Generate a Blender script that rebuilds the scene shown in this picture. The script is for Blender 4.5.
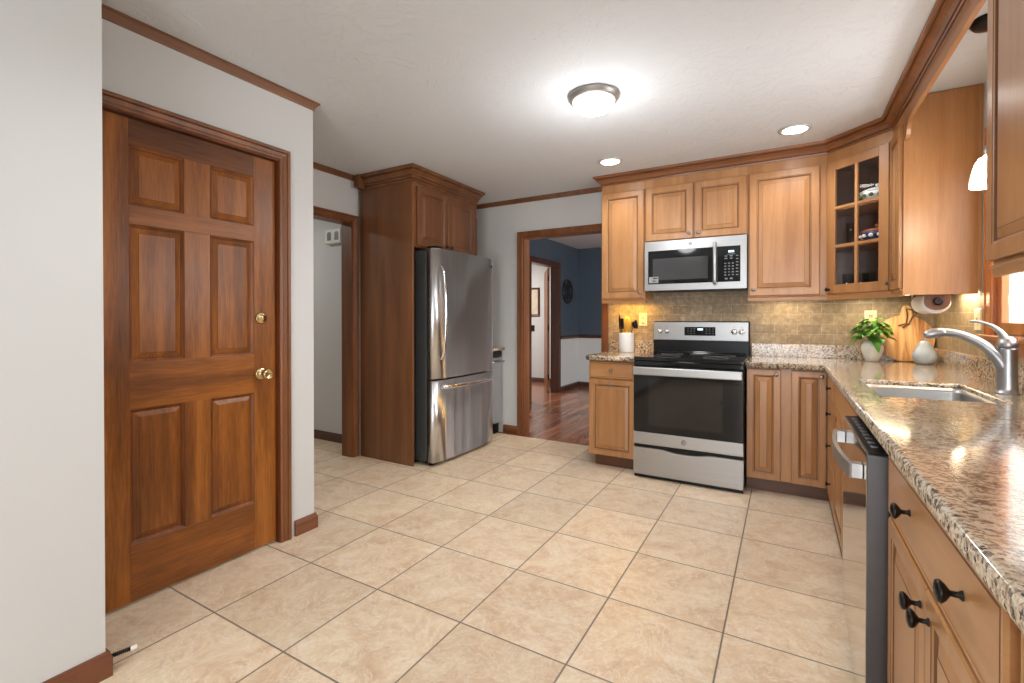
import bpy, bmesh, math, random
from mathutils import Vector, Matrix
random.seed(7)
PI = math.pi
for o in list(bpy.data.objects): bpy.data.objects.remove(o)
SC = bpy.context.scene
COL = SC.collection
VISIBLE = []

# ------------------------------------------------------------------ camera, sky, exposure
cam_d = bpy.data.cameras.new('camera'); cam = bpy.data.objects.new('camera', cam_d); COL.objects.link(cam)
cam_d.sensor_width = 36; cam_d.lens = 472 / 1024 * 36; cam_d.shift_y = -19.6 / 1024; cam_d.clip_start = .02
cam.location = (0, 0, 1.205); cam.rotation_euler = (PI / 2 - math.radians(.41), 0, math.radians(30.13))
SC.camera = cam
vs = SC.view_settings
vs.view_transform = 'Standard'; vs.look = 'None'; vs.gamma = 1; vs.use_curve_mapping = False; vs.exposure = 0.13

world = bpy.data.worlds.new('sky'); SC.world = world; world.use_nodes = True
bg = world.node_tree.nodes['Background']; bg.inputs[0].default_value = (.93, .97, 1, 1); bg.inputs[1].default_value = 4.0

def light(name, typ, loc, energy, color=(1, 1, 1), rot=(0, 0, 0), **kw):
    d = bpy.data.lights.new(name, typ); o = bpy.data.objects.new(name, d); COL.objects.link(o)
    o.location = loc; o.rotation_euler = rot; d.energy = energy; d.color = color
    for k, v in kw.items(): setattr(d, k, v)
    return o
WARM = (1, .80, .58); NEUT = (.98, .985, 1)
# added fill light at an invented opening behind the camera
light('rear_opening_fill', 'AREA', (.05, -2.45, 1.15), 36, (.86, .93, 1), (PI / 2, 0, 0), shape='RECTANGLE', size=1.4, size_y=2.0)
# daylight through the window over the sink
light('daylight_window', 'AREA', (1.75, 2.6, 1.7), 70, (.92, .96, 1), (0, PI / 2, 0), shape='RECTANGLE', size=1.6, size_y=1.8)
# lamps of the room and two added fills
light('ceiling_lamp', 'POINT', (-.926, 2.497, 2.03), 9, NEUT, shadow_soft_size=.12)
light('ceiling_lamp_down', 'SPOT', (-.926, 2.497, 2.28), 36, NEUT, shadow_soft_size=.10, spot_size=math.radians(165), spot_blend=.8)
for nm, x, y, e in (('recessed_lamp_west', -1.197, 3.598, 30), ('recessed_lamp_east', .046, 3.592, 30),
                    ('fill_spot_south', -1.0, .9, 40), ('fill_spot_rear', -.6, -1.0, 40)):  # south and rear spots have no fixture, added to brighten the room
    light(nm, 'SPOT', (x, y, 2.425), e, NEUT, shadow_soft_size=.06, spot_size=math.radians(150), spot_blend=.7)
light('pendant_lamp_bulb', 'POINT', (.722, 2.68, 1.70), 3, WARM, shadow_soft_size=.05)
# strips below the wall cabinets
light('strip_west', 'AREA', (-1.2, 4.13, 1.352), 2.4, (1, .52, .04), shape='RECTANGLE', size=.30, size_y=.05)
light('strip_north', 'AREA', (.0, 4.13, 1.352), 1.0, (1, .82, .56), shape='RECTANGLE', size=.36, size_y=.05)
light('strip_corner', 'AREA', (.56, 4.02, 1.352), 1.9, (1, .82, .56), (0, 0, -PI / 4), shape='RECTANGLE', size=.36, size_y=.05)
light('strip_east', 'AREA', (.83, 3.54, 1.352), 1.6, (1, .82, .56), (0, 0, PI / 2), shape='RECTANGLE', size=.26, size_y=.05)
# adjoining rooms, brightened by added fill lights that stay out of view
light('hall_fill', 'AREA', (-4.6, 2.2, 2.40), 12, (1, .97, .93), shape='DISK', size=.35)
light('dining_fill', 'POINT', (.25, 5.2, 1.9), 90, (1, .97, .93), shadow_soft_size=.2)
light('parlour_fill', 'AREA', (-4.6, 6.6, 2.40), 60, (1, .95, .9), shape='DISK', size=.5)

# ------------------------------------------------------------------ materials
def S(r, g, b):
    f = lambda c: ((c / 255 + .055) / 1.055) ** 2.4 if c > 10 else c / 255 / 12.92
    return (f(r), f(g), f(b), 1)

class NT:
    def __init__(s, name):
        s.m = bpy.data.materials.new(name); s.m.use_nodes = True; s.t = s.m.node_tree
        s.p = s.t.nodes['Principled BSDF']
    def n(s, typ, **kw):
        x = s.t.nodes.new(typ)
        for k, v in kw.items():
            if k in x.inputs.keys(): x.inputs[k].default_value = v
            else: setattr(x, k, v)
        return x
    def l(s, a, b): s.t.links.new(a, b)
    def ramp(s, src, stops, interp='LINEAR'):
        r = s.n('ShaderNodeValToRGB'); r.color_ramp.interpolation = interp
        e = r.color_ramp.elements
        while len(e) < len(stops): e.new(.5)
        for i, (p, c) in enumerate(stops): e[i].position = p; e[i].color = c
        s.l(src, r.inputs[0]); return r.outputs[0]
    def mix(s, fac, a, b, mode='MIX'):
        x = s.n('ShaderNodeMix', data_type='RGBA', blend_type=mode)
        for sock, v in ((x.inputs[0], fac), (x.inputs[6], a), (x.inputs[7], b)):
            if hasattr(v, 'is_linked'): s.l(v, sock)
            else: sock.default_value = v
        return x.outputs[2]
    def math(s, op, a, b=None, c=None):
        x = s.n('ShaderNodeMath', operation=op)
        for i, v in enumerate((a, b, c)):
            if v is None: continue
            if hasattr(v, 'is_linked'): s.l(v, x.inputs[i])
            else: x.inputs[i].default_value = v
        return x.outputs[0]
    def coords(s, scale=(1, 1, 1), rnd=0., rot=(0, 0, 0), loc=(0, 0, 0)):
        c = s.n('ShaderNodeTexCoord').outputs['Object']
        if rnd:
            oi = s.n('ShaderNodeObjectInfo'); r = s.math('MULTIPLY', oi.outputs['Random'], rnd)
            v = s.n('ShaderNodeVectorMath', operation='ADD'); s.l(c, v.inputs[0])
            cx = s.n('ShaderNodeCombineXYZ'); s.l(r, cx.inputs[0]); s.l(r, cx.inputs[1]); s.l(r, cx.inputs[2])
            s.l(cx.outputs[0], v.inputs[1]); c = v.outputs[0]
        m = s.n('ShaderNodeMapping'); m.inputs['Scale'].default_value = scale; m.inputs['Rotation'].default_value = rot
        m.inputs['Location'].default_value = loc
        s.l(c, m.inputs[0]); return m.outputs[0]
    def noise(s, vec, scale, detail=4, rough=.55, dist=0.):
        x = s.n('ShaderNodeTexNoise', Scale=scale, Detail=detail, Roughness=rough, Distortion=dist)
        s.l(vec, x.inputs['Vector']); return x.outputs[0]
    def bump(s, h, strength=.2, dist=.01):
        b = s.n('ShaderNodeBump', Strength=strength, Distance=dist); s.l(h, b.inputs['Height'])
        s.l(b.outputs[0], s.p.inputs['Normal'])
    def set(s, **kw):
        for k, v in kw.items(): s.p.inputs[k.replace('_', ' ')].default_value = v
        return s

def plain(name, col, rough=.5, metal=0., var=.06, **kw):
    t = NT(name); t.set(Roughness=rough, Metallic=metal, **kw)
    n = t.noise(t.coords(), 9, 3)
    dark = tuple(c * (1 - var) for c in col[:3]) + (1,); lite = tuple(min(1, c * (1 + var)) for c in col[:3]) + (1,)
    t.l(t.ramp(n, [(.3, dark), (.7, lite)]), t.p.inputs['Base Color'])
    return t.m

def wood(name, light_, mid, dark, axis='z', rough=.34, coat=.25, fine=1.0, spec=.5):
    t = NT(name)
    sc = {'x': (.55, 8, 8), 'y': (8, .55, 8), 'z': (8, 8, .55)}[axis]
    v = t.coords(sc, rnd=37.)
    broad = t.noise(v, 1.1, 3, .5, .8)
    v2 = t.coords(tuple(c * 5 for c in sc), rnd=37.)
    fibre = t.noise(v2, 3.2, 5, .6)
    blot = t.noise(t.coords((1, 1, .6), rnd=11.), 3.2, 3)
    k = t.math('ADD', t.math('MULTIPLY', broad, .62), t.math('MULTIPLY', fibre, .30 * fine))
    k = t.math('ADD', k, t.math('MULTIPLY', blot, .20))
    t.l(t.ramp(k, [(.38, dark), (.56, mid), (.74, light_)]), t.p.inputs['Base Color'])
    t.set(Roughness=rough, Coat_Weight=coat, Coat_Roughness=.22, Specular_IOR_Level=spec)
    t.bump(fibre, .05, .002)
    return t.m

def steel(name, col=(.60, .60, .61, 1), rough=.27, axis='x', var=.10):
    t = NT(name)
    sc = {'x': (.4, 60, 60), 'z': (60, 60, .4), 'y': (60, .4, 60)}[axis]
    n = t.noise(t.coords(sc, rnd=5.), 3, 3)
    t.l(t.ramp(n, [(.3, tuple(c * (1 - var) for c in col[:3]) + (1,)), (.7, col)]), t.p.inputs['Base Color'])
    t.set(Metallic=1., Roughness=rough)
    t.l(t.math('MULTIPLY_ADD', n, .10, rough - .05), t.p.inputs['Roughness'])
    return t.m

def emit(name, col, strength):
    t = NT(name); t.set(Base_Color=col, Emission_Color=col, Emission_Strength=strength, Roughness=.4); return t.m

def glass(name, tint=(1, 1, 1, 1), rough=0., alpha=.12):
    t = NT(name)
    t.set(Base_Color=tint, Roughness=.02, Specular_IOR_Level=.5)
    tr = t.n('ShaderNodeBsdfTransparent'); tr.inputs[0].default_value = tint
    fr = t.n('ShaderNodeFresnel', IOR=1.45); gl = t.n('ShaderNodeBsdfGlossy', Roughness=.02)
    mx = t.n('ShaderNodeMixShader'); ge = t.n('ShaderNodeNewGeometry')
    t.l(t.math('MULTIPLY', fr.outputs[0], t.math('SUBTRACT', 1, ge.outputs['Backfacing'])), mx.inputs[0]); t.l(tr.outputs[0], mx.inputs[1]); t.l(gl.outputs[0], mx.inputs[2])
    t.l(mx.outputs[0], t.t.nodes['Material Output'].inputs[0]); return t.m

M = {}
def paint(name, col, bump=.06, rough=.55):
    t = NT(name); v = t.coords()
    t.l(t.ramp(t.noise(v, 1.3, 2), [(.3, tuple(c * .97 for c in col[:3]) + (1,)), (.7, col)]), t.p.inputs['Base Color'])
    t.set(Roughness=rough); t.bump(t.noise(v, 160, 2), bump, .002); return t.m
M['wall'] = paint('painted_wall', S(204, 204, 202))
M['blue'] = paint('blue_paint', S(72, 85, 100))
M['white'] = paint('white_paint', S(212, 214, 214))
def ceiling_mat():
    t = NT('skip_trowel_ceiling'); v = t.coords((1, 1, 1))
    a = t.noise(v, 5.5, 6, .62, 1.6); b = t.noise(v, 30, 4, .6)
    e = t.ramp(a, [(.47, (0, 0, 0, 1)), (.5, (1, 1, 1, 1)), (.60, (.75, .75, .75, 1)), (.63, (.1, .1, .1, 1))])
    h = t.math('ADD', e, t.math('MULTIPLY', b, .35))
    t.set(Base_Color=S(212, 216, 220), Roughness=.8); t.bump(h, .34, .012); return t.m
M['ceiling'] = ceiling_mat()

def floor_mat():
    t = NT('travertine_look_tile')
    g = t.coords((1 / .4546,) * 3, loc=(.6583 / .4546, -1.5083 / .4546, 0))
    sp = t.n('ShaderNodeSeparateXYZ'); t.l(g, sp.inputs[0])
    fx = t.math('FRACT', sp.outputs[0]); fy = t.math('FRACT', sp.outputs[1])
    dx = t.math('MINIMUM', fx, t.math('SUBTRACT', 1, fx)); dy = t.math('MINIMUM', fy, t.math('SUBTRACT', 1, fy))
    d = t.math('MINIMUM', dx, dy)
    fl = t.n('ShaderNodeVectorMath', operation='FLOOR'); t.l(g, fl.inputs[0])
    wn = t.n('ShaderNodeTexWhiteNoise'); t.l(fl.outputs[0], wn.inputs['Vector'])
    off = t.n('ShaderNodeVectorMath', operation='MULTIPLY_ADD'); t.l(wn.outputs['Color'], off.inputs[0])
    off.inputs[1].default_value = (9, 9, 9); t.l(t.coords(), off.inputs[2])
    v = off.outputs[0]
    cloud = t.noise(v, 7, 7, .66, .9); vein = t.noise(v, 4.5, 8, .72, 2.4); fine = t.noise(v, 60, 4, .6)
    base = t.ramp(cloud, [(.30, S(208, 176, 142)), (.46, S(222, 197, 165)), (.60, S(230, 210, 180)), (.75, S(238, 222, 198))])
    vr = t.ramp(vein, [(.475, (0, 0, 0, 1)), (.50, (.75, .75, .75, 1)), (.525, (0, 0, 0, 1))])
    c = t.mix(vr, base, S(238, 226, 208))
    bl = t.ramp(t.noise(v, 13, 6, .7, .6), [(.54, (0, 0, 0, 1)), (.72, (.55, .55, .55, 1))])
    c = t.mix(bl, c, S(196, 162, 130))
    c = t.mix(t.ramp(fine, [(.35, (.14, .14, .14, 1)), (.6, (0, 0, 0, 1))]), c, S(170, 140, 112))
    tone = t.math('MULTIPLY_ADD', wn.outputs['Value'], .16, .90)
    tn = t.n('ShaderNodeCombineColor'); [t.l(tone, tn.inputs[i]) for i in range(3)]
    c = t.mix(1., c, tn.outputs[0], 'MULTIPLY')
    gm = t.ramp(d, [(.0050, (1, 1, 1, 1)), (.0090, (0, 0, 0, 1))])
    c = t.mix(gm, c, S(118, 106, 92))
    t.l(c, t.p.inputs['Base Color'])
    t.l(t.math('MULTIPLY_ADD', gm, .4, .34), t.p.inputs['Roughness'])
    t.l(t.math('MULTIPLY_ADD', fine, .1, .28), t.p.inputs['Roughness'])
    t.bump(t.math('SUBTRACT', t.math('MULTIPLY', cloud, .15), gm), .35, .003); return t.m
M['tile'] = floor_mat()

def hardwood():
    t = NT('hardwood_planks')
    br = t.n('ShaderNodeTexBrick', Scale=1., offset=.37)
    br.inputs['Color1'].default_value = S(184, 124, 92); br.inputs['Color2'].default_value = S(136, 82, 58); br.inputs['Mortar'].default_value = S(60, 32, 22)
    br.inputs['Mortar Size'].default_value = .003; br.inputs['Brick Width'].default_value = 1.1; br.inputs['Row Height'].default_value = .083
    t.l(t.coords(rot=(0, 0, PI / 2)), br.inputs['Vector'])
    n = t.noise(t.coords((14, .8, 1)), 3, 5)
    c = t.mix(t.ramp(n, [(.35, (.5, .5, .5, 1)), (.7, (0, 0, 0, 1))]), br.outputs[0], S(92, 46, 30))
    t.l(c, t.p.inputs['Base Color']); t.set(Roughness=.22, Coat_Weight=.15); return t.m
M['hardwood'] = hardwood()

def granite():
    t = NT('speckled_granite'); v = t.coords()
    wv = t.noise(v, 4, 3)
    a = t.noise(v, 46, 6, .7, .5); b = t.noise(v, 110, 4, .6, .3); c2 = t.noise(v, 13, 5, .6, .8)
    vo = t.n('ShaderNodeTexVoronoi', Scale=135.); t.l(v, vo.inputs['Vector'])
    vg = t.n('ShaderNodeSeparateColor'); t.l(vo.outputs['Color'], vg.inputs[0])
    k = t.math('ADD', t.math('MULTIPLY', a, .66), t.math('MULTIPLY', vg.outputs[0], .24))
    k = t.math('ADD', k, t.math('MULTIPLY', c2, .20))
    col = t.ramp(k, [(.41, S(58, 52, 48)), (.468, S(112, 98, 86)), (.524, S(164, 142, 118)), (.585, S(196, 176, 150)),
                     (.66, S(208, 192, 168)), (.72, S(160, 154, 146)), (.80, S(222, 210, 192))])
    spot = t.ramp(b, [(.35, (1, 1, 1, 1)), (.405, (0, 0, 0, 1))])
    col = t.mix(spot, col, S(44, 40, 38))
    rust = t.ramp(t.noise(v, 15, 4, .6, .6), [(.56, (0, 0, 0, 1)), (.70, (.42, .42, .42, 1))])
    col = t.mix(rust, col, S(178, 138, 94))
    t.l(col, t.p.inputs['Base Color']); t.set(Roughness=.13, Coat_Weight=.35, Coat_Roughness=.06); return t.m
M['granite'] = granite()

def backsplash(name, rot):
    t = NT(name)
    sp = t.n('ShaderNodeSeparateXYZ'); t.l(t.coords(), sp.inputs[0]); cb = t.n('ShaderNodeCombineXYZ')
    t.l(sp.outputs[rot], cb.inputs[0]); t.l(sp.outputs[2], cb.inputs[1]); v = cb.outputs[0]
    br = t.n('ShaderNodeTexBrick', Scale=1., offset=.5)
    br.inputs['Color1'].default_value = S(168, 148, 118); br.inputs['Color2'].default_value = S(142, 124, 98); br.inputs['Mortar'].default_value = S(186, 174, 150)
    br.inputs['Mortar Size'].default_value = .0022; br.inputs['Mortar Smooth'].default_value = .4; br.inputs['Bias'].default_value = -.1
    br.inputs['Brick Width'].default_value = .155; br.inputs['Row Height'].default_value = .0775
    t.l(v, br.inputs['Vector'])
    n = t.noise(t.coords(), 26, 6, .7, .4)
    c = t.mix(t.ramp(n, [(.40, (.55, .55, .55, 1)), (.58, (0, 0, 0, 1))]), br.outputs[0], S(116, 98, 76))
    c = t.mix(t.ramp(n, [(.55, (0, 0, 0, 1)), (.75, (.5, .5, .5, 1))]), c, S(196, 180, 150))
    t.l(c, t.p.inputs['Base Color']); t.set(Roughness=.5)
    t.bump(t.math('SUBTRACT', t.math('MULTIPLY', n, .3), br.outputs['Fac']), .35, .003); return t.m
M['splash_n'] = backsplash('stone_tile_north', 0)
M['splash_e'] = backsplash('stone_tile_east', 1)

M['cab'] = wood('maple_honey', S(192, 143, 94), S(176, 126, 79), S(156, 106, 62), fine=.7)
M['cab_x'] = wood('maple_honey_rail', S(192, 143, 94), S(176, 126, 79), S(156, 106, 62), 'x', fine=.7)
M['cab_y'] = wood('maple_honey_long', S(184, 134, 88), S(166, 115, 70), S(142, 94, 55), 'y', fine=.7)
M['glaze'] = wood('brown_glaze', S(134, 90, 54), S(118, 76, 44), S(98, 62, 34), fine=.4)
M['crown'] = wood('crown_wood', S(160, 104, 64), S(138, 86, 50), S(112, 68, 38), 'x', fine=.6)
M['panel'] = wood('shaded_surround_wood', S(144, 92, 54), S(123, 77, 43), S(101, 61, 33), fine=.6)  # cabinet wood, with the weaker light by the refrigerator put into its colour
M['toe'] = wood('toe_kick_wood', S(116, 72, 45), S(98, 59, 36), S(80, 47, 28), 'x', fine=.6)
M['inside'] = wood('dark_cabinet_inside', S(120, 76, 48), S(102, 62, 38), S(84, 50, 30))
M['door'] = wood('cherry_door', S(164, 99, 34), S(124, 70, 21), S(76, 42, 13), rough=.36, coat=.08, fine=1.2, spec=.35)
M['door_x'] = wood('cherry_door_rail', S(155, 92, 32), S(114, 64, 20), S(70, 38, 12), 'x', rough=.36, coat=.08, fine=1.2, spec=.35)
M['door_dark'] = wood('cherry_moulding', S(124, 64, 26), S(100, 48, 18), S(74, 34, 12), rough=.46, coat=.08)
M['trim'] = wood('stained_trim', S(142, 86, 42), S(116, 68, 32), S(88, 50, 24), rough=.46, coat=.08)
M['trim_x'] = wood('stained_trim_rail', S(142, 86, 42), S(116, 68, 32), S(88, 50, 24), 'x', rough=.46, coat=.08)
M['base'] = wood('stained_baseboard', S(138, 84, 54), S(116, 67, 41), S(90, 49, 29), 'y', rough=.32, coat=.3)
M['ctrim'] = wood('thin_ceiling_trim', S(138, 92, 62), S(120, 78, 50), S(96, 60, 38), 'y', rough=.35)
M['darktrim'] = wood('dark_trim', S(92, 56, 38), S(76, 44, 30), S(58, 32, 22), rough=.35)
M['winwood'] = wood('window_wood', S(190, 116, 58), S(168, 96, 44), S(136, 74, 32), rough=.3)
M['steel'] = steel('brushed_steel_horizontal', (.44, .435, .43, 1), .36, 'x')
def wavy():
    t = NT('fridge_steel'); n = t.noise(t.coords((60, 60, .4), rnd=5.), 3, 3)
    t.l(t.ramp(n, [(.3, (.60, .60, .60, 1)), (.7, (.70, .70, .70, 1))]), t.p.inputs['Base Color']); t.set(Metallic=1., Roughness=.30)
    t.bump(t.noise(t.coords((7, 7, .22), rnd=3.), .75, 2, .5), .6, .03); return t.m
M['steel_f'] = wavy()
M['steel_v'] = steel('brushed_steel_vertical', axis='z', rough=.24)
M['steel_dark'] = plain('dark_grey_metal', S(84, 86, 86), .42, .55)
M['dw_front'] = steel('polished_steel', (.62, .60, .57, 1), .09, 'z', .05)
M['dw_side'] = plain('grey_enamel_edge', S(98, 98, 100), .35, .8)
M['chrome'] = plain('bright_metal', (.82, .82, .82, 1), .13, 1., .03)
M['nickel'] = plain('brushed_nickel', (.44, .44, .44, 1), .36, 1., .05)
M['sinksteel'] = plain('sink_steel', (.47, .47, .46, 1), .34, 1., .05)
M['pewter'] = plain('pewter_knob', (.26, .23, .20, 1), .28, 1., .1)
M['bronze'] = plain('oil_rubbed_bronze', S(34, 28, 26), .3, .6)
M['brass'] = plain('aged_brass', (.56, .42, .22, 1), .26, 1., .1)
M['blackg'] = plain('black_glass', (.006, .006, .007, 1), .06, 0., .1, Specular_IOR_Level=.38)
M['ovenw'] = plain('oven_window', (.014, .012, .012, 1), .07, 0., .1)
M['mwwin'] = plain('microwave_window', (.05, .05, .052, 1), .12, 0., .05)
M['black'] = plain('black_plastic', (.008, .008, .009, 1), .3, Specular_IOR_Level=.25)
M['grey_mark'] = plain('grey_print', S(120, 124, 128), .5)
M['label'] = plain('silver_label', S(150, 150, 150), .4)
M['emblem'] = plain('grey_emblem', S(110, 108, 106), .35, .8)
M['display'] = emit('lit_digits', (.55, .85, 1, 1), 2.0)
M['bulb'] = emit('lit_diffuser', (1, .96, .90, 1), 9)
M['can'] = emit('lit_can', (1, .96, .9, 1), 14)
M['shade'] = emit('lit_pendant_shade', (1, .84, .64, 1), 22)
M['led'] = emit('led_strip', (1, .78, .45, 1), 8)
M['nickel_rim'] = plain('satin_rim', S(150, 146, 140), .4, .6)
M['white_rim'] = plain('white_rim', S(190, 190, 188), .4)
M['ceramic'] = plain('white_ceramic', S(232, 231, 228), .22, 0., .02)
M['vase'] = plain('matte_white_pot', S(222, 220, 214), .55, 0., .03)
M['pear'] = plain('pale_grey_ceramic', S(172, 184, 198), .4, 0., .05)
M['paper'] = plain('paper', S(238, 237, 234), .9, 0., .02)
M['plate'] = plain('ivory_plate', S(226, 214, 182), .4, 0., .02)
M['plate_w'] = plain('white_plate', S(224, 222, 214), .4, 0., .02)
M['leaf'] = plain('green_leaf', S(72, 138, 40), .4, 0., .35)
M['leaf2'] = plain('light_leaf', S(142, 186, 70), .4, 0., .25)
M['stem'] = plain('green_stem', S(110, 130, 70), .5)
M['rubber'] = plain('white_rubber', S(224, 218, 208), .6)
M['utensil_y'] = plain('yellow_wood', S(226, 176, 70), .5)
M['leather'] = plain('brown_leather', S(120, 70, 36), .6)
M['iron'] = plain('wrought_iron', S(26, 28, 32), .5)
M['picture'] = plain('faded_print', S(206, 190, 168), .6, 0., .12)
M['pane'] = glass('clear_pane'); M['tumbler'] = glass('drinking_glass', (.95, .97, .97, 1))
M['blue_dish'] = plain('blue_glaze', S(52, 66, 104), .25)
M['red_dish'] = plain('rust_glaze', S(150, 84, 54), .25)
M['green_dish'] = plain('green_glaze', S(88, 112, 76), .25)

def board_mat():
    t = NT('olive_board'); v = t.coords((9, 9, .9), rnd=3.)
    n = t.noise(v, 1.3, 4, .55, 1.4); f = t.noise(t.coords((60, 60, 3)), 2, 4)
    k = t.math('ADD', n, t.math('MULTIPLY', f, .12))
    t.l(t.ramp(k, [(.40, S(150, 84, 34)), (.52, S(206, 142, 74)), (.60, S(228, 178, 112)), (.72, S(238, 204, 150))]), t.p.inputs['Base Color'])
    t.set(Roughness=.4); return t.m
M['board'] = board_mat()

# ------------------------------------------------------------------ mesh helpers
def box(bm, x0, y0, z0, x1, y1, z1, mat=0, bevel=0.):
    x0, x1 = sorted((x0, x1)); y0, y1 = sorted((y0, y1)); z0, z1 = sorted((z0, z1))
    v = [bm.verts.new(p) for p in ((x0, y0, z0), (x1, y0, z0), (x1, y1, z0), (x0, y1, z0), (x0, y0, z1), (x1, y0, z1), (x1, y1, z1), (x0, y1, z1))]
    fs = [bm.faces.new([v[i] for i in q]) for q in ((0, 3, 2, 1), (4, 5, 6, 7), (0, 1, 5, 4), (1, 2, 6, 5), (2, 3, 7, 6), (3, 0, 4, 7))]
    for f in fs: f.material_index = mat
    if bevel:
        es = list({e for f in fs for e in f.edges})
        r = bmesh.ops.bevel(bm, geom=es, offset=bevel, segments=2, affect='EDGES', profile=.5)
        for f in r['faces']: f.material_index = mat
    return bm
def bx(*a, **k): return box(bmesh.new(), *a, **k)
def lathe(bm, prof, loc=(0, 0, 0), axis='z', seg=28, mat=0, scale=(1, 1)):
    rings = []
    def P(r, h, a):
        c, s = r * math.cos(a) * scale[0], r * math.sin(a) * scale[1]
        if axis == 'z': p = (c, s, h)
        elif axis == 'y': p = (c, h, s)
        else: p = (h, c, s)
        return (p[0] + loc[0], p[1] + loc[1], p[2] + loc[2])
    for r, h in prof:
        if r < 1e-6: rings.append([bm.verts.new(P(0, h, 0))])
        else: rings.append([bm.verts.new(P(r, h, 2 * PI * i / seg)) for i in range(seg)])
    for a, b in zip(rings, rings[1:]):
        for i in range(seg):
            j = (i + 1) % seg
            if len(a) == 1 and len(b) == 1: continue
            if len(a) == 1: f = bm.faces.new((a[0], b[i], b[j]))
            elif len(b) == 1: f = bm.faces.new((a[i], a[j], b[0]))
            else: f = bm.faces.new((a[i], a[j], b[j], b[i]))
            f.material_index = mat; f.smooth = True
    for r in (rings[0], rings[-1]):
        if len(r) > 1: bm.faces.new(r).material_index = mat
    return bm
def tube(bm, pts, rad, seg=10, mat=0, flat=1., up=None):
    pts = [Vector(p) for p in pts]; n = len(pts)
    rads = rad if isinstance(rad, (list, tuple)) else [rad] * n
    rings = []; prev = None
    for i, p in enumerate(pts):
        d = (pts[min(i + 1, n - 1)] - pts[max(i - 1, 0)]).normalized()
        if prev is None:
            a = Vector(up) if up else (Vector((0, 0, 1)) if abs(d.z) < .9 else Vector((1, 0, 0)))
        else: a = prev
        u = (a - d * a.dot(d)).normalized(); w = d.cross(u); prev = u
        rings.append([bm.verts.new(p + (u * math.cos(2 * PI * k / seg) * flat + w * math.sin(2 * PI * k / seg)) * rads[i]) for k in range(seg)])
    for a, b in zip(rings, rings[1:]):
        for i in range(seg):
            j = (i + 1) % seg
            f = bm.faces.new((a[i], a[j], b[j], b[i])); f.smooth = True; f.material_index = mat
    for r in (rings[0], rings[-1]): bm.faces.new(r).material_index = mat
    return bm
def smooth_path(pts, n=8):
    P = [Vector(p) for p in pts]; out = []
    for i in range(len(P) - 1):
        p0, p1, p2, p3 = P[max(i - 1, 0)], P[i], P[i + 1], P[min(i + 2, len(P) - 1)]
        for k in range(n):
            t = k / n
            out.append(.5 * ((2 * p1) + (-p0 + p2) * t + (2 * p0 - 5 * p1 + 4 * p2 - p3) * t * t + (-p0 + 3 * p1 - 3 * p2 + p3) * t ** 3))
    return out + [P[-1]]
def prism(bm, outline, d0, d1, plane='xy', mat=0):
    def P(a, b, d): return {'xy': (a, b, d), 'xz': (a, d, b), 'yz': (d, a, b)}[plane]
    A = [bm.verts.new(P(a, b, d0)) for a, b in outline]; B = [bm.verts.new(P(a, b, d1)) for a, b in outline]
    n = len(A)
    for f in [bm.faces.new(A), bm.faces.new(B)] + [bm.faces.new((A[i], A[(i + 1) % n], B[(i + 1) % n], B[i])) for i in range(n)]: f.material_index = mat
    return bm
def sweep(bm, path, prof, fn, side=1, mat=0, closed=False, glaze=()):
    """profile (offset, height) along a mitred 2-D path; fn(a, b, h) -> xyz"""
    n = len(path); P = [Vector(p) for p in path]; rings = []
    for i in range(n):
        ds = []
        if i > 0 or closed: ds.append((P[i] - P[i - 1]).normalized())
        if i < n - 1 or closed: ds.append((P[(i + 1) % n] - P[i]).normalized())
        ns = [Vector((-d.y, d.x)) * side for d in ds]
        m = ns[0] if len(ns) == 1 else (ns[0] + ns[1]) / (1 + ns[0].dot(ns[1]))
        rings.append([bm.verts.new(fn(P[i].x + m.x * o, P[i].y + m.y * o, h)) for o, h in prof])
    k = len(prof)
    for i in range(n if closed else n - 1):
        a, b = rings[i], rings[(i + 1) % n]
        for j in range(k):
            q = (j + 1) % k
            bm.faces.new((a[j], a[q], b[q], b[j])).material_index = 1 if j in glaze else mat
    if not closed:
        for r in (rings[0], rings[-1]): bm.faces.new(r).material_index = mat
    return bm

def link(name, bm, mats, parent=None, loc=(0, 0, 0), rot=(0, 0, 0), sm=False):
    bmesh.ops.recalc_face_normals(bm, faces=bm.faces)
    me = bpy.data.meshes.new(name); bm.to_mesh(me); bm.free()
    if sm:
        for p in me.polygons: p.use_smooth = True
    for m in (mats if isinstance(mats, (list, tuple)) else [mats]): me.materials.append(M[m])
    o = bpy.data.objects.new(name, me); COL.objects.link(o); o.location = loc; o.rotation_euler = rot
    if parent: o.parent = parent
    return o
def struct(name, bm, mats, loc=(0, 0, 0)):
    o = link(name, bm, mats, None, loc); o['kind'] = 'structure'; return o
def tag(o, label, cat, group=None):
    o['label'] = label; o['category'] = cat
    if group: o['group'] = group
    return o
def thing(name, label, cat, loc=(0, 0, 0), rz=0., group=None):
    o = bpy.data.objects.new(name, None); COL.objects.link(o); o.location = loc; o.rotation_euler = (0, 0, rz); o.empty_display_size = .1
    return tag(o, label, cat, group)

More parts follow.
